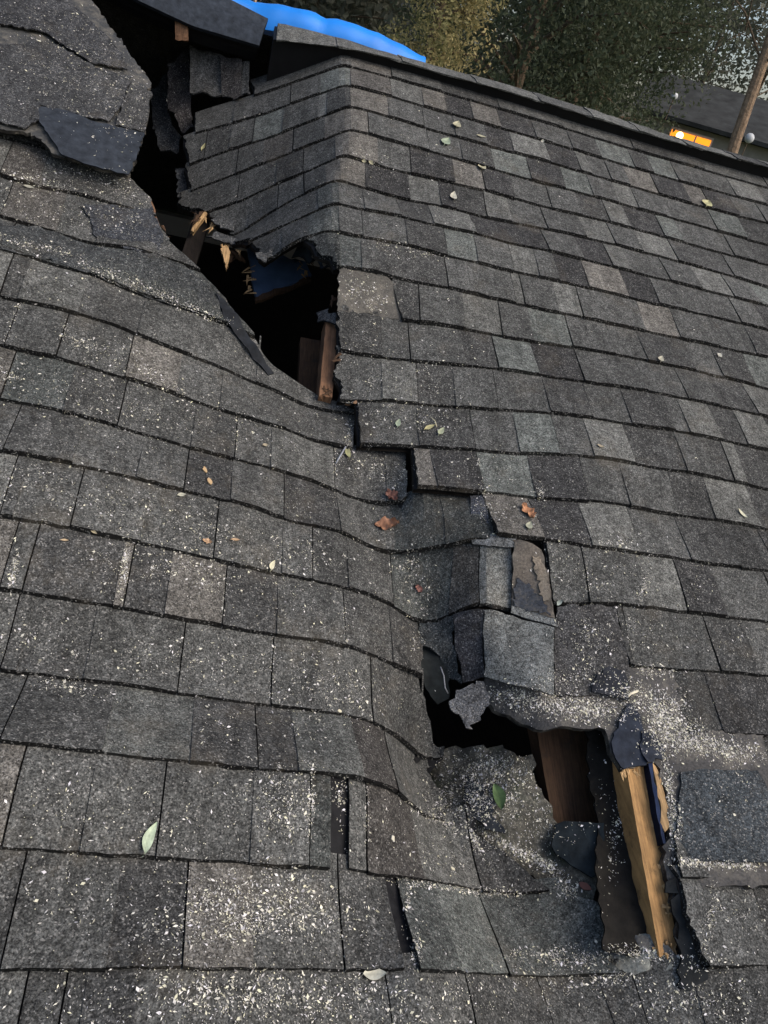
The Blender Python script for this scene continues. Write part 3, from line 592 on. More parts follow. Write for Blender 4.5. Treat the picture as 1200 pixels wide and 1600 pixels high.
# ------------------------------------------------------------------ timber and inside
def beam(name, P, Q, w, d, m, parent, side=(1, 0, 0), nseg=14, jagged=.0, label=None, seed=0, rough=.0004, ends=(0, 0)):
    P, Q = np.array(P, float), np.array(Q, float); r = np.random.default_rng(seed); ax = (Q - P) / np.linalg.norm(Q - P)
    s = np.array(side, float); s -= ax * (s @ ax); s /= np.linalg.norm(s); n = np.cross(s, ax); n = n if n[2] > 0 else -n
    prof = [(-w/2, 0), (-w/4, .0006), (0, 0), (w/4, .0006), (w/2, 0), (w/2, -d/2), (w/2, -d), (0, -d), (-w/2, -d), (-w/2, -d/2)]
    mb = MB(); rings = []
    for i in range(nseg + 1):
        t = i / nseg; c = P + (Q - P) * t
        ring = []
        for j, (a, b) in enumerate(prof):
            e = 0
            if i == nseg: e = r.uniform(-.3, 1) * jagged
            if i == 0: e = -r.uniform(-.3, 1) * jagged
            ring.append(c + s * (a + r.normal(0, rough)) + n * (b + r.normal(0, rough)) + ax * e)
        rings.append(ring)
    k = len(prof); vs = [p for q in rings for p in q]
    fs = [(j * k + i, j * k + (i + 1) % k, (j + 1) * k + (i + 1) % k, (j + 1) * k + i) for j in range(nseg) for i in range(k)]
    c0, c1 = len(vs), len(vs) + 1; vs += [np.mean(rings[0], 0), np.mean(rings[-1], 0)]
    fs += [((i + 1) % k, i, c0) for i in range(k)] + [(nseg * k + i, nseg * k + (i + 1) % k, c1) for i in range(k)]
    mb.add(vs, fs); o = mb.build(name, m, parent)
    if label: o['label'] = label
    return o
# lower hole: the bared rafter and its neighbours
a, b = at_h(991, 1170, -.030), at_h(1044, 1480, -.034)
raf = beam('rafter', a + (0, .12, 0), b, .042, .055, 'wood', house, jagged=.02, nseg=24, label='split pine rafter bared beside the lower hole', seed=1, rough=.0003)
patch('split_face', [(1005,1200),(1014,1204),(1036,1300),(1040,1350),(1046,1440),(1036,1400),(1022,1330)], 'wood_pale', raf, h=-.0335, thick=.004, amp=.0008, seed=81, walk=False)
patch('felt_edge', [(1013,1193),(1018,1192),(1036,1290),(1041,1318),(1036,1318),(1030,1290)], 'felt', main, h=-.012, thick=.03, col=(.010, .018, .045), amp=.0006, seed=82, walk=False)
patch('broken_sheathing_edge', [(1019,1192),(1026,1198),(1034,1225),(1043,1262),(1045,1292),(1040,1300),(1034,1272),(1026,1232)], 'wood_pale', main, F=FL, off=.004, thick=.012, amp=.003, seed=83, walk=False)
beam('plank', at_h(870, 1100, -.16), at_h(915, 1330, -.17), .125, .04, 'wood_brown', house, jagged=.004, label='brown plank deep in the lower hole', seed=2)
patch('dark_felt', [(912,1120),(948,1128),(968,1196),(982,1262),(1000,1350),(1030,1482),(985,1494),(940,1484),(942,1420),(934,1360),(938,1290),(926,1220)], 'felt', house, h=[-.085,-.08,-.07,-.066,-.06,-.045,-.045,-.05,-.065,-.07,-.085,-.09], thick=.004, col=(.010, .009, .0075), amp=.002, seed=130, rough=.004, bow=-.015)  # near-black felt sheet covering the rafter's left side as a dark band
# upper hole: broken rafter end, blue sheathing, planks and splinters
beam('rafter', at_h(519, 500, -.09), at_h(509, 618, -.115), .034, .06, 'wood_red', house, jagged=.01, label='reddish broken rafter end in the upper hole', seed=4)
patch('blue_sheathing', [(386,386),(410,392),(440,398),(478,408),(487,430),(482,436),(400,466),(394,440)], 'blue_sheet', house, h=[-.34,-.34,-.32,-.29,-.31,-.31,-.36,-.36], thick=.012, amp=.001, seed=85, label='blue black sheathing board hanging in the upper hole', walk=False)
patch('board_edge', [(398,464),(440,449),(484,432),(486,437),(440,455),(400,471)], 'wood_brown', bpy.data.objects['blue_sheathing'], h=[-.355,-.33,-.305,-.305,-.33,-.355], thick=.012, amp=.001, seed=86, walk=False)
patch('torn_felt', [(455,402),(470,380),(484,378),(503,398),(515,415),(500,418),(480,410)], 'felt', house, h=[-.2,-.17,-.14,-.11,-.09,-.13,-.18], thick=.004, col=(.04, .052, .066), amp=.003, seed=87, walk=False)
SPL = [([(345,388),(352,383),(360,392),(358,405),(354,421),(351,408)], -.27), ([(360,390),(376,396),(384,408),(372,404)], -.30),
       ([(470,410),(480,406),(479,412),(464,420)], -.30), ([(470,424),(481,420),(480,438),(474,440)], -.32)]
for i, (pp, hh) in enumerate(SPL):
    patch('wood_splinter', pp, 'wood_pale' if i not in (1, 5) else 'wood_brown', house, h=hh, thick=.008, amp=.0012, step=.004, res=.01, seed=90 + i, rough=.0008, walk=False)
beam('plank', at_h(318, 333, -.36), at_h(290, 420, -.42), .055, .02, 'wood_dark', house, jagged=.01, seed=5)
beam('plank', at_h(322, 331, -.33), at_h(302, 358, -.35), .012, .02, 'wood_pale', house, jagged=.012, seed=6, nseg=5)
beam('plank', at_h(488, 530, -.24), at_h(484, 640, -.26), .07, .03, 'wood_brown', house, seed=7)
beam('ridge_block', at_v(284, 62, 3.05), at_v(283, 32, 3.08), .045, .04, 'wood_red', house, jagged=.006, seed=8, label='red brown wood block under the ridge piece')
patch('broken_deck_edge', [(236,314),(241,322),(246,342),(250,352),(246,354),(241,340),(235,322)], 'wood_red', sag, F=FL, off=.004, thick=.016, amp=.002, seed=99, walk=False)

def shards(name, m, parent, spots, seed):                # split slivers standing out of a broken edge
    r = np.random.default_rng(seed)
    for (x, y, h, dx, dy, n, lo_, hi_) in spots:
        mb = MB()
        for _ in range(n):
            p = at_h(x + r.normal(0, 4), y + r.normal(0, 4), h); q = at_h(x + dx * 10, y + dy * 10, h); d = q - p; d[2] = r.uniform(-.5, .35) * np.linalg.norm(d); d /= np.linalg.norm(d) + 1e-9
            d = d + r.normal(0, .28, 3); d /= np.linalg.norm(d); L = r.uniform(lo_, hi_); w = r.uniform(.0018, .0055)
            a = np.cross(d, (0, 0, 1)); a /= np.linalg.norm(a) + 1e-9; b = np.cross(d, a); c1 = p - d * L * .35; c2 = p + d * L * .4; t = p + d * L
            V = [c1 + a * w, c1 + b * w * .5, c1 - a * w, c1 - b * w * .5, c2 + a * w * .7, c2 + b * w * .3, c2 - a * w * .5, c2 - b * w * .3, t]
            mb.add(V, [(0, 1, 5, 4), (1, 2, 6, 5), (2, 3, 7, 6), (3, 0, 4, 7), (4, 5, 8), (5, 6, 8), (6, 7, 8), (7, 4, 8), (3, 2, 1, 0)])
        mb.build(name, m, parent)
shards('splintered_wood', 'wood_pale', house, [(332,350,-.30,-.5,1,5,.02,.05),(352,386,-.285,.1,1,5,.02,.045),(372,392,-.28,.4,1,3,.015,.035),(390,422,-.33,-1,.1,4,.018,.036),(391,438,-.335,-1,.2,4,.018,.036),(392,454,-.34,-1,.3,4,.016,.032),(474,412,-.29,.3,1,3,.015,.03),(478,430,-.305,.5,1,4,.012,.03)], 1)
shards('splintered_wood', 'wood_brown', house, [(310,338,-.34,-.4,1,6,.03,.07),(362,400,-.31,.2,1,4,.02,.05),(484,405,-.2,.5,1,4,.02,.04),(522,470,-.08,-.9,.6,5,.012,.03),(525,560,-.06,-.9,.2,4,.01,.025),(254,362,-.06,1,.7,4,.015,.035),(510,612,-.112,-.1,1,6,.015,.028)], 2)
shards('splintered_wood', 'wood_pale', house, [(1050,1478,-.035,.35,1,8,.018,.045),(1034,1474,-.04,.2,1,5,.015,.03),(1044,1420,-.03,.8,.5,5,.01,.025),(1040,1350,-.03,.9,.4,4,.01,.02),(975,1206,-.03,.1,1,4,.008,.016),(1000,1204,-.03,.1,1,4,.008,.016)], 3)
# attic, walls and the far slope, so that the holes open into a real dark loft
mb = MB()
mb.box((-2.2, -1.0, -2.3), (3.7, 7.4, -2.28), (.05, .04, .03))
def wbox(lo, hi, name, m, parent, col=(.05, .04, .03)):
    b = MB(); b.box(lo, hi, col); return b.build(name, m, parent, plane=False)
EV = w3([0, -.85, 0]); RG = w3([0, 3.15, -.03]); by = RG[1] + (RG[2] - EV[2]) / math.tan(PITCH)
wbox((-2.0, EV[1] + .1, EV[2] - .12), (3.5, by - .1, EV[2] - .10), 'attic_floor', 'wood_dark', house)
wbox((-2.1, EV[1] + .18, 0), (3.6, EV[1] + .30, EV[2] + .02), 'wall', 'siding', house)
wbox((-2.1, by - .30, 0), (3.6, by - .18, EV[2] + .05), 'wall', 'siding', house)
for x in (-2.1, 3.48):
    b = MB(); A = [(EV[1] + .32, 0), (by - .32, 0), (by - .32, EV[2] - .16), (RG[1], RG[2] - .35), (EV[1] + .32, EV[2] - .16)]
    b.add([(x, y, z) for y, z in A] + [(x + .12, y, z) for y, z in A], [(0, 1, 2, 3, 4)[::-1], (5, 6, 7, 8, 9)] + [(i, (i + 1) % 5, (i + 1) % 5 + 5, i + 5) for i in range(5)])
    b.build('wall', 'siding', house, plane=False)
b = MB(); na = np.linspace(-2.3, 3.7, 30); rowsP = []
for t in np.linspace(0, 1, 30):
    y = RG[1] + (by + .25 - RG[1]) * t; z = RG[2] - (y - RG[1]) * math.tan(PITCH) - .02
    rowsP.append([(x, y, z + .004 * (int(t * 30) % 2)) for x in na])
b.grid(rowsP, (.06, .06, .06)); b.build('back_slope', 'shingle', house, plane=False)
for i, uu_ in enumerate((-1.6, -1.2, -.8, 1.4, 1.8, 2.2, 2.6, 3.0)):
    beam('rafter', (uu_, -.7, -.05), (uu_, 2.95, -.05), .04, .14, 'wood_brown', house, seed=20 + i, nseg=3)

# ------------------------------------------------------------------ blue tarp over the far side of the ridge
TT = [(300,-40),(360,-12),(405,7),(440,11),(500,22),(550,38),(600,55),(640,76),(668,92)]
T1 = np.array([at_v(x, y, 3.36) for x, y in TT]); tw = []
us = np.linspace(T1[0, 0], T1[-1, 0] + .02, 46); crest = np.interp(us, T1[:, 0], T1[:, 2])
for v, f in ((3.285, None), (3.30, -.035), (3.33, -.006), (3.36, 0), (3.42, -.02), (3.6, -.12), (3.9, -.36), (4.3, -.70)):
    if f is None: hh = np.interp(us, uu, hc, left=hc[0]) - .095
    else: hh = crest + f
    tw.append(np.stack([us + .03 * np.sin(v * 9), np.full_like(us, v), hh + .0015 * np.sin(us * 23 + v * 7) + .0012 * np.sin(us * 61 - v * 11) - .012 * np.exp(-((us - .31) / .03) ** 2)], 1))
tp = MB(); tp.grid(tw, (0, 0, 1)); o = tp.build('tarp', 'tarp', None, smooth=True, origin=w3([.2, 3.4, -.1]))
tag(o, 'bright blue plastic tarp spread over the far side of the ridge', 'tarp')
for i, (x, y, cc) in enumerate([(374, 2, 'pale wooden peg at the left, sticking up behind the tarp edge'), (398, 6, 'pale wooden peg nearer the broken ridge end, sticking up behind the tarp edge')]):
    p = at_v(x, y, 3.40); b = MB(); b.tube([w3(p) + (0, 0, -.07), w3(p) + (0, 0, .012), w3(p) + (0, 0, .022)], [.007, .007, .004], 6)
    o = b.build('wooden_peg', 'wood_pale', None, plane=False, origin=w3(p) + (0, 0, -.07)); tag(o, cc, 'peg', 'pegs holding the tarp')

# ------------------------------------------------------------------ things lying on the roof
bvh = BVHTree.FromPolygons([tuple(v) for v in BV], BF)
def roof_px(x, y):
    d = ray(x, y); d = d / np.linalg.norm(d)
    r = bvh.ray_cast(Vector((0, 0, HCAM)), Vector(d.tolist()), 12)
    return None if r[0] is None else (np.array(r[0]), np.array(r[1]))
def roof_uv(u, v):
    r = bvh.ray_cast(Vector((u, v, .8)), Vector((0, 0, -1)), 3)
    return None if r[0] is None or r[0].z < -.5 else (np.array(r[0]), np.array(r[1]))
def leaf_mesh(L, W, curl, kind, col, seed):
    """A bent leaf blade with a raised mid rib, or a crumpled dead leaf, with thickness."""
    r = np.random.default_rng(seed); n = 12; mb = MB(); rows = []; cols = []
    for i in range(n + 1):
        t = i / n; x = (t - .5) * L
        w = W * .5 * (math.sin(math.pi * min(1, t * .97 + .02)) ** (.85 if kind != 'narrow' else .9)) * (1.12 - .24 * t)
        if kind == 'dead': w *= 1 + r.uniform(-.28, .28)
        row = []
        for j in range(7):
            s = j / 3 - 1
            z = curl * L * (2 * t - 1) ** 2 + .10 * W * abs(s) ** 1.3 * (1 if kind != 'dead' else 2.2) + .0012
            if kind == 'dead': z += r.normal(0, .11 * W) + .10 * W * math.sin(5 * t * 3 + s * 2)
            row.append((x + .08 * L * s * (.0 if kind != 'dead' else .6) * r.uniform(-1, 1), s * w + .06 * L * math.sin(3 * t), max(z, .0008)))
        rows.append(row)
        for j in range(7):
            k = r.uniform(.86, 1.12) * (.82 if j == 3 else 1.0); cols.append((col[0] * k, col[1] * k, col[2] * k, 1))
    mb.grid(rows, cols); low = [[(p[0], p[1], p[2] - .0006) for p in q] for q in rows]; mb.grid(low, cols, flip=True)
    st = [(-.5 * L, 0, .001 + curl * L), (-.5 * L - .05 * L, .01 * L, .0012), (-.5 * L - .09 * L, .02 * L, .001)]
    mb.tube(st, [.0011, .0009, .0006], 5, tuple(c * .7 for c in col))
    return mb
def lay(name, x, y, x2, y2, W, kind, col, label, cat='leaf', group='leaves lying on the roof', curl=.06, seed=0):
    """x,y .. x2,y2: the two ends in photo pixels."""
    m_ = roof_px((x + x2) / 2, (y + y2) / 2)
    if m_ is None: return
    c, n = m_
    if n[2] < .3: n = np.array([0, 0, 1.])
    def onplane(px, py):
        d = ray(px, py); o = np.array([0, 0, HCAM]); t = ((c - o) @ n) / (d @ n); return o + t * d
    a, b = onplane(x, y), onplane(x2, y2); ax = b - a; L = np.linalg.norm(ax); ax /= L; sy = np.cross(n, ax)
    if y < 900 and kind == 'leaf': L *= .74; col = tuple(k * .7 for k in col)
    mb = leaf_mesh(L, W * L, curl * random.uniform(.6, 2.2), kind, col, seed)
    Mx = np.stack([ax, sy, n], 1); V = np.array(mb.v) @ Mx.T + c + n * .0018
    mb.v = [tuple(p) for p in V]
    o = mb.build(name, 'leaf', None, smooth=True, origin=w3(c)); tag(o, label, cat, group)
    return o
PG, PY, TAN, BR, RB, OL = (.40, .47, .33), (.58, .54, .36), (.48, .33, .18), (.30, .15, .085), (.20, .09, .065), (.42, .42, .22)
LV = [
 (224,1336,243,1288,.34,'leaf',PG,'large pale green pointed leaf low at the left, across a shingle course line'),
 (566,1527,602,1526,.55,'leaf',(.55,.54,.44),'broad cream leaf lying at the very bottom, below the lowest long course line'),
 (545,722,543,694,.32,'leaf',OL,'olive leaf standing beside the grey metal strip below the broken rafter end'),
 (620,671,625,655,.5,'leaf',PG,'grey green leaf, first from the left of three below the upper hole'),
 (660,674,682,665,.36,'leaf',(.60,.55,.28),'yellow leaf, middle of three below the upper hole, beside a thin curved stem'),
 (684,683,695,669,.5,'leaf',(.52,.55,.36),'pale green leaf, last of three to the right below the upper hole'),
 (692,230,702,218,.6,'leaf',PG,'green folded leaf on the upper slope, lowest of the group nearest the ridge'),
 (712,203,716,192,.7,'leaf',PY,'small yellow leaf with long stalk, highest on the upper slope'),
 (742,212,761,217,.38,'leaf',PY,'flat yellow leaf on a pinkish shingle right of the stalked leaf'),
 (751,269,756,257,.6,'leaf',PY,'upright cream leaf at the edge of a dark shingle in mid upper slope'),
 (709,317,709,301,.5,'leaf',(.66,.63,.50),'white leaf stuck in a dark gap between two shingles of the upper slope'),
 (564,250,573,253,.7,'leaf',PY,'cream leaf by the fold, left one of a touching pair'),
 (575,250,584,258,.6,'leaf',PY,'cream leaf by the fold, right one of a touching pair'),
 (844,220,851,220,.8,'leaf',(.7,.68,.58),'tiny white leaf close under the ridge vent'),
 (1102,325,1107,315,.9,'leaf',(.62,.58,.30),'round yellow leaf far up the right hand slope'),
 (1031,568,1034,558,.6,'leaf',(.6,.56,.42),'small cream leaf on a course line at the right'),
 (1121,559,1127,554,.7,'leaf',(.62,.6,.5),'tiny cream leaf right of the other small leaf on the right slope'),
 (930,696,945,701,.42,'leaf',(.50,.42,.28),'tan leaf lying flat in the middle of the right hand slope'),
 (1151,797,1166,812,.32,'narrow',(.58,.56,.40),'narrow curved cream leaf near the right border'),
 (825,831,829,816,.62,'leaf',(.50,.50,.36),'pale round leaf just below the orange brown curled leaf'),
 (815,792,832,814,.44,'dead',(.45,.22,.11),'orange brown curled leaf on the shingle above the hump'),
 (586,825,623,821,.58,'dead',BR,'large crumpled brown leaf lying in the dip of the crease'),
 (605,770,620,784,.75,'dead',RB,'dark reddish crumpled leaf at the torn shingle edge above the crease'),
 (649,915,658,926,.7,'dead',(.22,.10,.08),'small dull red leaf scrap on the slope beside the hump'),
 (274,776,292,774,.5,'leaf',(.60,.58,.45),'cream leaf lying along a course line of the left slope'),
 (408,697,420,697,.6,'leaf',(.52,.44,.30),'pale tan leaf below the curled felt of the left slope'),
 (315,845,330,850,.5,'dead',(.46,.30,.18),'tan dead leaf left of a joint on the middle left slope'),
 (94,845,107,846,.3,'narrow',(.48,.36,.22),'small narrow tan leaf near the left border'),
 (360,844,374,845,.3,'narrow',(.42,.28,.16),'narrow rusty leaf beside the tan dead leaf on the middle left slope'),
 (422,893,428,878,.4,'narrow',(.62,.58,.40),'curved cream leaf on a course line left of the crease'),
 (34,291,57,297,.38,'leaf',(.50,.48,.38),'grey cream leaf on the dusty ledge under the torn flap'),
 (316,236,322,226,.5,'narrow',(.55,.50,.25),'thin yellow leaf on the folded shingle panel'),
 (774,1228,786,1268,.42,'leaf',(.13,.20,.075),'green leaf among the rotten sawdust beside the lower hole'),
 (870,944,878,936,.7,'leaf',(.36,.40,.36),'grey green leaf scrap right of the curled brown shingle'),
 (143,828,152,832,.5,'narrow',(.45,.38,.25),'tiny straw coloured leaf right of the narrow tan leaf near the left border'),
]
for i, a in enumerate(LV): lay('fallen_leaf', *a[:7], a[7], seed=i)
def chip(x, y, L, W, ang, col, label, cat='wood chip', name='wood_chip', group='wood chips lying on the roof', seed=0):
    m_ = roof_px(x, y)
    if m_ is None: return
    c, n = m_; n = n if n[2] > .3 else np.array([0, 0, 1.]); r = np.random.default_rng(seed)
    ax = np.array([math.cos(ang), math.sin(ang), 0]); ax -= n * (ax @ n); ax /= np.linalg.norm(ax); sy = np.cross(n, ax)
    k = 9; out = []
    for i in range(k):
        t = 2 * math.pi * i / k; out.append((L / 2 * math.cos(t) * r.uniform(.6, 1.1), W / 2 * math.sin(t) * r.uniform(.6, 1.2)))
    mb = MB(); V = [c + ax * a + sy * b + n * z for z in (.0012, .0012 + W * .22) for a, b in out]
    mb.add(V, [tuple(range(k))[::-1], tuple(range(k, 2 * k))] + [(i, (i + 1) % k, (i + 1) % k + k, i + k) for i in range(k)], col)
    o = mb.build(name, 'flake', None, origin=w3(c)); tag(o, label, cat, group)
for i, a in enumerate([(320,735,.022,.010,1.9,TAN,'tan wood chip, upper of two on a dark shingle of the left slope'), (327,753,.024,.011,1.8,TAN,'tan wood chip, lower of two on a dark shingle of the left slope'),
    (543,632,.020,.010,.3,(.25,.15,.09),'brown bark chip beside the broken rafter end'), (555,628,.014,.008,.8,(.3,.18,.11),'small brown bark chip right of the broken rafter end'),
    (706,358+1000,.012,.008,.4,(.6,.56,.42),'cream wood chip on the grey shingle left of the lower hole'), (915,1385,.03,.014,-.7,(.16,.075,.06),'dark red wood fragment at the rim of the lower hole'),
    (612,1310,.012,.010,.5,(.5,.47,.38),'pale chip on the brownish shingle left of the lower hole'), (530,1112,.009,.007,.2,(.6,.55,.4),'cream chip on a course line left of the small dark gap')]):
    chip(*a, seed=i)
def rod(name, pts, r, m, label, cat, col=(.5, .5, .5)):
    P = []
    for x, y, up in pts:
        m_ = roof_px(x, y)
        if m_ is None: return
        P.append(m_[0] + m_[1] * (r + .001 + up))
    b = MB(); b.tube(P, r, 7, col); o = b.build(name, m, None, smooth=True, origin=w3(P[0])); tag(o, label, cat)
rod('metal_strip', [(524,725,0),(532,712,.003),(540,697,0)], .0022, 'metal', 'short grey metal strip lying across a course line below the upper hole', 'strip')
rod('twig', [(673,653,.001),(679,660,.003),(682,668,.001)], .0011, 'flake', 'thin pale curved stem above the yellow leaf', 'twig', (.6, .54, .35))
rod('wood_sliver', [(974,1096,.002),(984,1088,.004),(993,1082,.002)], .0028, 'flake', 'pale wood sliver on the sawdust above the lower hole', 'sliver', (.66, .60, .46))
rod('wire', [(688,1045,.012),(695,1058,.02),(700,1072,.02),(702,1082,.01)], .0014, 'metal', 'thin pale bent wire at the dark tear left of the slipped grey shingle', 'wire')
SC = [(700,1098),(712,1090),(722,1078),(738,1070),(756,1066),(766,1082),(764,1100),(752,1118),(744,1128),(738,1138),(722,1130),(716,1116),(704,1108)]
sc = patch('shingle_scrap', SC, 'shingle', None, h=[-.055,-.05,-.045,-.04,-.035,-.035,-.04,-.05,-.055,-.06,-.062,-.062,-.06], thick=.0035, col=(.064, .067, .072), amp=.0045, step=.007, seed=110, rough=.0012, walk=False)
c0 = np.mean([np.array(v.co) for v in sc.data.vertices], 0); sc.data.transform(Matrix.Translation(Vector((-c0).tolist()))); sc.location = c0.tolist()
tag(sc, 'torn blue grey shingle scrap hanging at the upper left corner of the lower hole', 'shingle scrap')

# sawdust: nobody could count it
SAW = [  # centre x, y, spread along, spread across, angle (deg, image), count
 (60,70,150,70,20,560),(150,110,90,60,30,620),(180,190,60,40,20,140),(120,270,70,9,20,220),(60,282,60,7,14,180),(190,290,40,14,25,200),(90,330,80,30,14,220),(190,335,40,35,20,140),
 (60,385,80,7,14,260),(170,430,60,7,22,240),(250,458,50,8,24,220),(320,490,40,8,24,160),(60,440,60,40,10,90),(130,540,40,12,30,120),(200,560,60,30,25,200),(250,590,40,12,25,140),
 (15,588,14,8,0,60),(60,600,90,40,15,170),(200,650,120,50,15,330),(330,650,80,40,20,170),(430,690,60,40,20,110),(60,760,60,40,10,130),(200,790,90,40,12,250),(330,830,60,35,12,180),
 (22,890,5,28,8,110),(195,885,5,36,6,150),(170,880,30,30,0,70),(270,880,60,30,10,170),(330,900,40,30,10,110),(430,870,60,40,15,120),(470,880,40,30,15,100),(60,1000,80,30,8,110),(110,1075,60,12,10,120),
 (235,1030,60,30,8,90),(340,1040,70,50,10,130),(430,940,70,30,15,130),(500,1060,60,40,15,200),(560,1090,50,40,20,150),(350,1130,40,40,5,60),(480,1130,60,40,8,110),(420,1240,70,50,8,160),
 (440,1260,30,50,0,240),(485,1250,4,45,3,200),(530,1250,10,40,3,110),(400,1400,90,40,5,420),(330,1420,50,40,-20,300),(380,1450,50,20,-20,260),(460,1420,60,50,0,360),(540,1440,50,50,0,110),
 (250,1460,60,40,0,110),(120,1400,90,60,0,90),(100,1250,90,50,8,90),(250,1290,90,40,8,90),(650,1480,6,25,8,90),(637,1410,5,30,10,60),(400,1560,120,40,0,520),(560,1560,90,40,0,260),(300,1550,60,40,0,170),
 (150,1570,90,40,0,90),(700,1560,90,40,0,160),(860,1540,90,30,0,200),(900,1500,60,14,-6,240),(960,1530,40,14,0,160),(840,1490,50,8,-4,120),(1050,1560,60,30,0,170),(1140,1560,50,40,0,140),
 (575,720,40,25,10,140),(545,680,8,40,5,140),(600,650,70,20,5,220),(690,650,50,25,5,140),(620,740,40,20,0,90),(560,450,26,22,20,220),(590,470,18,20,40,120),(560,520,40,40,0,70),(620,580,60,30,0,90),(580,590,5,24,4,60),
 (700,560,80,40,0,60),(760,730,90,30,5,110),(800,800,40,25,0,70),(760,790,14,30,0,120),(845,770,10,12,0,70),(640,890,14,40,20,120),(660,930,20,40,10,110),(560,880,60,40,20,90),(650,1000,10,20,0,60),(500,780,60,30,15,70),
 (900,840,60,30,5,110),(960,850,30,12,10,100),(980,870,60,30,5,140),(1005,920,6,24,20,90),(1090,910,20,30,20,90),(880,890,30,30,0,60),(930,920,60,20,5,110),(1010,990,60,40,5,140),(920,1000,40,40,0,280),(900,1060,60,20,0,260),
 (860,1100,70,18,5,900),(800,1085,30,14,10,240),(930,1110,40,18,0,520),(1000,1090,40,24,20,560),(1040,1120,26,30,20,900),(1060,1150,40,22,0,800),(1110,1165,50,14,2,620),(1160,1180,30,16,2,260),(1046,1230,8,60,-10,420),(1052,1290,8,30,0,160),
 (1030,1050,40,10,5,160),(1140,1352,60,5,2,340),(1080,1348,24,5,2,160),(1130,1250,50,40,0,60),(1110,1430,10,40,15,90),(1150,1440,40,40,0,70),(1090,1500,40,20,0,90),(740,1240,40,40,20,420),(780,1200,50,24,10,480),
 (700,1290,60,7,28,300),(800,1325,50,8,28,360),(850,1350,40,10,30,300),(760,1260,50,30,20,260),(735,1300,6,50,-28,200),(690,1260,30,20,0,110),(700,1388,80,5,6,260),(770,1395,50,5,0,160),(690,1340,40,30,0,110),(890,1390,16,12,0,120),
 (760,1230,60,40,20,500),(720,1210,40,30,20,220),(840,1290,40,40,10,200),(1000,1490,40,12,5,260),(930,1250,60,90,10,110),(965,1300,12,80,10,160),(640,1300,60,50,0,60),(690,230,90,30,15,40),(580,250,40,20,15,60),(620,390,50,10,12,110),(660,395,20,5,12,50),(700,340,60,20,10,40),(640,600,60,20,0,80),(420,300,70,50,-20,30),(1150,1010,40,40,0,60)]
mb = MB(); fl = []
for (cx, cy, sx, sy, an, n) in SAW:
    ca, sa = math.cos(math.radians(an)), math.sin(math.radians(an))
    for _ in range(n):
        p, q = random.gauss(0, .62) * sx, random.gauss(0, .62) * sy
        x, y = cx + p * ca - q * sa, cy + p * sa + q * ca
        r_ = roof_px(x, y)
        if r_ is not None and r_[0][2] > -.4: fl.append((r_[0], r_[1]))
for _ in range(2800):
    r_ = roof_uv(random.uniform(-1.2, 1.2) if random.random() < .8 else random.uniform(1.2, 2.6), random.uniform(-.3, 2.9))
    if r_ is not None and (r_[0][0] < .75 or random.random() < .22): fl.append(r_)
for (uj, k) in JOINTS:                                   # flakes gather in the gaps between shingles
    if random.random() < .5: continue
    t0, t1 = sorted((random.random(), random.random()))
    for _ in range(int(70 * (t1 - t0))):
        r_ = roof_uv(uj + random.gauss(0, .0022), vb(k) + EXPO * random.uniform(t0, t1))
        if r_ is not None: fl.append(r_)
for c, n in list(fl):                                   # small clumps
    if random.random() < .16:
        for _ in range(random.randint(1, 4)):
            r_ = roof_uv(c[0] + random.gauss(0, .004), c[1] + random.gauss(0, .004))
            if r_ is not None and abs(r_[0][2] - c[2]) < .02: fl.append(r_)
for c, n in fl:
    if n[2] < .2: n = np.array([0, 0, 1.])
    big = random.random(); L = random.uniform(.0014, .0034) if big < .84 else random.uniform(.0034, .0085); W = L * random.uniform(.22, .62)
    a = random.uniform(0, 6.28); ax = np.array([math.cos(a), math.sin(a), random.uniform(-.3, .3)]); ax -= n * (ax @ n) * .7; ax /= np.linalg.norm(ax); sy = np.cross(n, ax)
    base = c + n * random.uniform(.0006, .0022); k = random.choice((random.uniform(.3, .7), random.uniform(.7, 1.2), random.uniform(.7, 1.2))); warm = random.uniform(.66, .95)
    col = (.70 * k, .67 * k, (.72 * warm) * k)
    q = [base + ax * (L / 2) + n * L * random.uniform(0, .2), base + sy * (W / 2) * random.uniform(.6, 1.3), base - ax * (L / 2) * random.uniform(.7, 1.1), base - sy * (W / 2) * random.uniform(.6, 1.3) + n * L * random.uniform(0, .15), base - n * L * .25]
    mb.add(q, [(0, 1, 3), (1, 2, 3), (1, 0, 4), (2, 1, 4), (3, 2, 4), (0, 3, 4)], col)
o = mb.build('sawdust', 'flake'); tag(o, 'pale sawdust and wood flakes scattered over the broken shingles', 'sawdust', kind='stuff')

# ------------------------------------------------------------------ ground and what stands behind the house
b = MB(); n = 60; g = np.linspace(-1, 1, n); gx = np.sign(g) * np.abs(g) ** 2.2 * 400
b.grid([[(x, y, .4 * math.sin(x * .03) * math.cos(y * .04) * min(1, abs(y) / 40)) for x in gx] for y in gx], (.05, .06, .03)); o = b.build('ground', 'grass', None, plane=False); o['kind'] = 'structure'

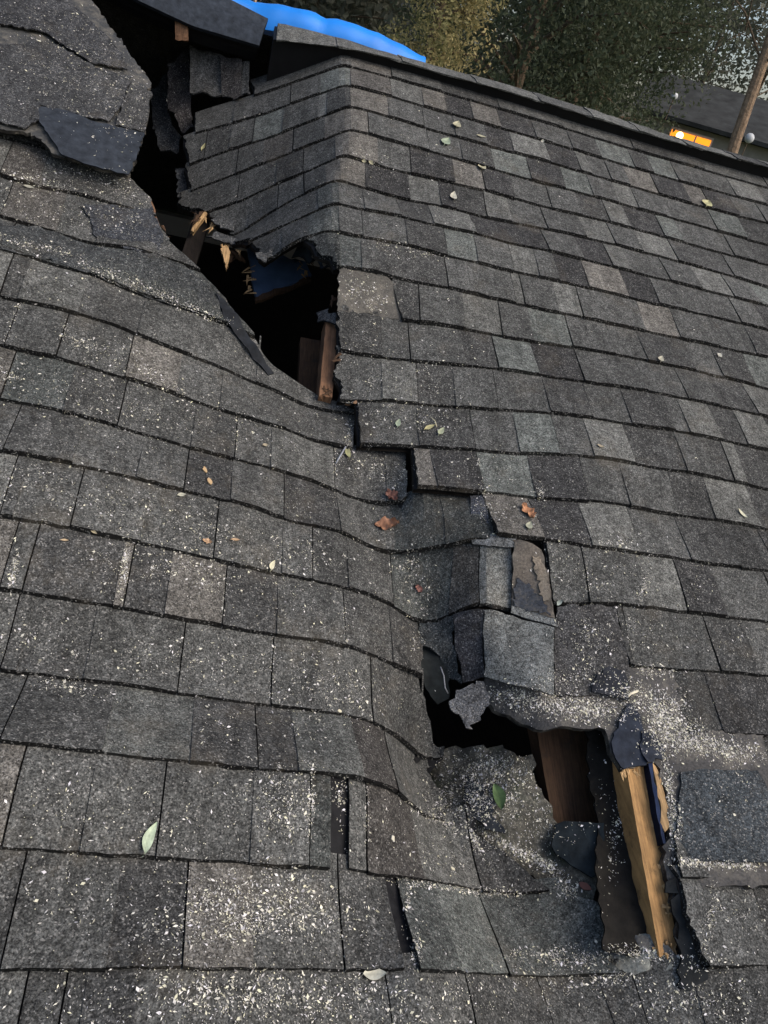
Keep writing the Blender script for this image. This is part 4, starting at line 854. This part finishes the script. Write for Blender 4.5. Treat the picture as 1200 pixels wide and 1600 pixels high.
def leaf_faces(mb, centers, normals, size, cols, elong=1.6):
    for c, nrm, s, col in zip(centers, normals, size, cols):
        a = np.cross(nrm, rng.normal(size=3)); a /= np.linalg.norm(a) + 1e-9; bb_ = np.cross(nrm, a); e = s * elong
        mb.add([c - a * e / 2, c - bb_ * s * .4, c + a * e / 2, c + bb_ * s * .4 + nrm * s * .2], [(0, 1, 2, 3)], tuple(col))
def tree(label, x, y, height, crown_r, n_leaf, leaf, c1, c2, shape, trunk_r=.09, bark='bark', group=None, lean=(0, 0), z_from=.1, limbs=10, name='tree', gaps=.0, cat='tree', seed=0):
    r = np.random.default_rng(seed); root = empty(name, (x, y, 0)); tag(root, label, cat, group)
    t = MB(); top = np.array([x + lean[0] * height, y + lean[1] * height, height]); ns = 7; P = []
    for i in range(ns):
        s = i / (ns - 1); P.append(np.array([x, y, -.1]) * (1 - s) + top * .97 * s + np.array([x, y, 0]) * 0 + np.append(r.normal(0, .04 * (0 < i < ns - 1), 2), 0) + (np.array([x, y, 0]) * .03 * s))
    t.tube(P, [trunk_r * (1 - .8 * i / (ns - 1)) for i in range(ns)], 9)
    clumps = []
    for i in range(limbs):
        s = z_from + (1 - z_from) * (i + r.uniform(0, 1)) / limbs; base = np.array([x, y, 0]) * (1 - s) + top * s
        if shape == 'column': R = crown_r * min(1, 2.5 * (1 - s) + .12)
        elif shape == 'cone': R = crown_r * (1.02 - s)
        else: R = crown_r * math.sqrt(max(.05, 1 - (2 * (s - z_from) / (1 - z_from) - 1) ** 2))
        az = r.uniform(0, 6.28); tip = base + np.array([math.cos(az) * R, math.sin(az) * R, R * (.35 if shape != 'cone' else -.1)]) * r.uniform(.7, 1)
        mid = (base + tip) / 2 + (0, 0, .1 * R); t.tube([base, mid, tip], [trunk_r * .35 * (1.1 - s), trunk_r * .2, trunk_r * .06], 5)
        for q in (.45, .75, 1.0):
            clumps.append((base + (tip - base) * q, max(.12, R * r.uniform(.28, .5))))
    t.build('trunk', bark, root, plane=False)
    k = len(clumps); idx = r.integers(0, k, n_leaf); cc = np.array([c for c, _ in clumps]); cr = np.array([q for _, q in clumps]); tint = r.uniform(0, 1, k)
    d = r.normal(size=(n_leaf, 3)); d /= np.linalg.norm(d, axis=1, keepdims=True); rad = cr[idx] * r.uniform(.15, 1, n_leaf) ** .5
    cen = cc[idx] + d * rad[:, None] * (1, 1, 1.25)
    nr = d + r.normal(0, .6, (n_leaf, 3)); nr /= np.linalg.norm(nr, axis=1, keepdims=True)
    w = np.clip(tint[idx] * .75 + r.uniform(0, .3, n_leaf) - .02, 0, 1)[:, None]; cols = (np.array(c1) * (1 - w) + np.array(c2) * w) * r.uniform(.88, 1.12, (n_leaf, 1))
    cr_ = MB(); leaf_faces(cr_, cen, nr, leaf * r.uniform(.6, 1.3, n_leaf), cols); cr_.build('crown', 'foliage', root, plane=False)
    return root
def place(px, dist): p = at_dist(px, 120, dist); return p[0], p[1]
x, y = place(664, 8.6); tree('tall narrow olive green evergreen right behind the tarp', x, y, 9.5, .47, 60000, .025, (.115, .13, .05), (.44, .36, .17), 'column', .08, limbs=150, seed=1, z_from=.02)
DK = [(810, 13.5, 11, 2.0, 'dark dense conifer next to the narrow olive evergreen'), (905, 15, 12, 2.3, 'dark conifer in the middle of the dense trees behind the ridge'), (945, 17, 11, 1.75, 'dark conifer left of the small grey roof')]
for i, (px, ds, h_, cr, lb) in enumerate(DK):
    x, y = place(px, ds); tree(lb, x, y, h_, cr, 44000, .05, (.040, .058, .034), (.095, .105, .060), 'cone' if i == 1 else 'round', .14, limbs=70, seed=10 + i, group='dark conifers behind the ridge', z_from=.05)
GR = [(800, 24, 15, 3.4, 'dense far tree showing through the dark conifers'), (935, 27, 16, 3.4, 'dense far tree behind the rightmost dark conifer'), (1100, 42, 16, 4.2, 'grey green loose tree behind the small grey roof'), (1195, 38, 15, 3.6, 'thin grey tree at the right border with sky showing through'), (1010, 44, 18, 4.2, 'pale loose tree behind the dark conifers'), (470, 20, 8.5, 2.6, 'dark green tree behind the tarp'), (545, 24, 9.5, 2.8, 'loose green tree behind the narrow olive evergreen'), (860, 34, 16, 4, 'tall far tree above the dark conifers')]
for i, (px, ds, h_, cr, lb) in enumerate(GR):
    x, y = place(px, ds); tree(lb, x, y, h_, cr, 6000 if 'sky' in lb or 'pale' in lb or 'small grey roof' in lb else 14000, .14, (.050, .062, .042), (.13, .13, .10), 'round', .13, limbs=45, seed=30 + i, group='loose trees in the distance', z_from=.12)
# leaning bare trunk at the right border
a, c = at_dist(1150, 236, 12), at_dist(1200, 70, 12); dirv = (c - a) / (c[2] - a[2]); root = empty('bare_tree', (a - dirv * a[2]).tolist()); tag(root, 'slender bare tree with pale leaning trunk at the right border', 'tree')
b = MB(); P = [a + dirv * (z - a[2]) + np.array([.06 * math.sin(z * 1.1), 0, 0]) for z in np.linspace(-.1, 9, 12)]; b.tube(P, np.linspace(.10, .05, 12), 10); b.build('trunk', 'bark_pale', root, plane=False)
r = np.random.default_rng(5)
for i in range(9):
    s = P[7 + i % 5]; az = r.uniform(0, 6.28); L = r.uniform(.8, 2.2); d = np.array([math.cos(az), math.sin(az), .8]); b = MB()
    b.tube([s, s + d * L * .5 + (0, 0, .1), s + d * L], [.018, .012, .005], 6)
    for _ in range(5):
        q = s + d * L * r.uniform(.4, 1); e = r.normal(size=3); e[2] = abs(e[2]); b.tube([q, q + e * .3, q + e * .55], [.01, .007, .003], 5)
    b.build('branch', 'bark', root, plane=False)
a, c = at_dist(1126, 144, 46), at_dist(1138, 104, 46); dirv = (c - a) / (c[2] - a[2]); root = empty('bare_tree', (a - dirv * a[2]).tolist()); tag(root, 'thin leaning grey trunk in front of the small grey roof', 'tree')
b = MB(); b.tube([a + dirv * (z - a[2]) for z in np.linspace(-.1, 7, 8)], np.linspace(.09, .03, 8), 8); b.build('trunk', 'bark', root, plane=False)
# small house with a lit window beyond the trees
A, Bp = at_dist(1035, 180, 30), at_dist(1215, 222, 30); e1 = (Bp - A); e1[2] = 0; Lh = np.linalg.norm(e1); e1 /= Lh; e2 = np.array([-e1[1], e1[0], 0]); e2 = e2 if e2[1] > 0 else -e2
zE = A[2] - .1; zR = at_dist(1080, 128, 32)[2]; O = np.array([A[0], A[1], 0]) - e1 * .6; Lh += 3
far = empty('small_house', O.tolist()); tag(far, 'small house with grey roof and a glowing orange window beyond the trees', 'house')
def HB(name, lo, hi, m):
    b = MB(); b.box(lo, hi); b.v = [tuple(O + e1 * p[0] + e2 * p[1] + np.array([0, 0, p[2]])) for p in b.v]; return b.build(name, m, far, plane=False)
HB('wall', (0, 0, 0), (Lh, 6, zE), 'siding')
b = MB(); V = [(-.4, -.5, zE + .02), (Lh + .4, -.5, zE + .02), (Lh + .4, 3, zR), (-.4, 3, zR), (-.4, 6.5, zE + .02), (Lh + .4, 6.5, zE + .02)]
V2 = V + [(p[0], p[1], p[2] + .12) for p in V]
b.add([O + e1 * p[0] + e2 * p[1] + np.array([0, 0, p[2]]) for p in V2], [(0, 1, 2, 3), (3, 2, 5, 4), (6, 7, 8, 9)[::-1], (9, 8, 11, 10)[::-1], (0, 1, 7, 6), (4, 5, 11, 10)[::-1], (0, 3, 9, 6), (3, 4, 10, 9), (1, 2, 8, 7)[::-1], (2, 5, 11, 8)[::-1]]); b.build('roof', 'roof_far', far, plane=False)
def on_wall(px, py, off):                              # where a photo pixel meets the house front
    d = ray(px, py) @ BW.T; nn = -e2; t = ((O - e2 * off - CW) @ nn) / (d @ nn); q = CW + d * t - O; return q @ e1, q[2]
x0, z1 = on_wall(1050, 203, .0); x1, z0 = on_wall(1108, 228, .0); zt, zb = z1 + .02, z1 - .36
w = HB('window_frame', (x0 - .06, -.05, zb - .08), (x1 + .06, -.012, zt + .08), 'white')
HB('window', (x0, -.075, zb), (x1, -.053, zt), 'lamp_glow').parent = far
for i in range(1):
    q = x0 + (x1 - x0) * .62; HB('window_bar', (q - .025, -.10, zb), (q + .025, -.078, zt), 'white')
def globe(px, py, dist, rad, label):
    c = at_dist(px, py, dist); root = empty('globe_lamp', (c[0], c[1], 0)); tag(root, label, 'lamp', 'white globe lamps')
    b = MB(); b.tube([(c[0], c[1], 0), (c[0], c[1], c[2] - rad)]  , .014, 8); b.build('post', 'bark', root, plane=False)
    b = MB(); rows = [[c + rad * np.array([math.sin(t) * math.cos(p), math.sin(t) * math.sin(p), math.cos(t)]) for p in np.linspace(0, 2 * math.pi, 17)] for t in np.linspace(.01, 3.13, 12)]
    b.grid(rows, (.8, .8, .8)); b.build('globe', 'white', root, plane=False, smooth=True)
globe(1054, 150, 24, .085, 'small white globe lamp above the lit window'); globe(1171, 216, 22, .11, 'larger white globe lamp right of the leaning pale trunk')
c = at_dist(1062, 212, 22); root = empty('lit_lamp', (c[0], c[1], 0)); tag(root, 'lit yellow lamp glowing in front of the small house', 'lamp')
b = MB(); b.tube([(c[0], c[1], 0), (c[0], c[1], c[2] - .08)], .03, 8); b.build('post', 'metal', root, plane=False)
b = MB(); rows = [[c + .085 * np.array([math.sin(t) * math.cos(p), math.sin(t) * math.sin(p), math.cos(t)]) for p in np.linspace(0, 2 * math.pi, 13)] for t in np.linspace(.01, 3.13, 9)]
b.grid(rows, (1, .7, .3)); b.build('bulb', 'bulb_glow', root, plane=False, smooth=True)
# pale neighbour house glimpsed above the tarp
p = at_dist(535, 15, 34); O = np.array([p[0] - 6, p[1], 0]); nb = empty('neighbour_house', O.tolist()); tag(nb, 'pale grey house glimpsed between the trees above the tarp', 'house')
b = MB(); b.box((O[0], O[1], 0), (O[0] + 10, O[1] + 6, 6.2)); b.build('wall', 'siding', nb, plane=False)
b = MB(); zz = 6.22; X0, X1, Y0, Y1 = O[0] - .4, O[0] + 10.4, O[1] - .5, O[1] + 6.5
b.add([(X0, Y0, zz), (X1, Y0, zz), (X1, (Y0 + Y1) / 2, zz + 2.4), (X0, (Y0 + Y1) / 2, zz + 2.4), (X0, Y1, zz), (X1, Y1, zz)], [(0, 1, 2, 3), (3, 2, 5, 4), (0, 3, 4), (1, 5, 2), (0, 4, 5, 1)]); b.build('roof', 'roof_far', nb, plane=False)
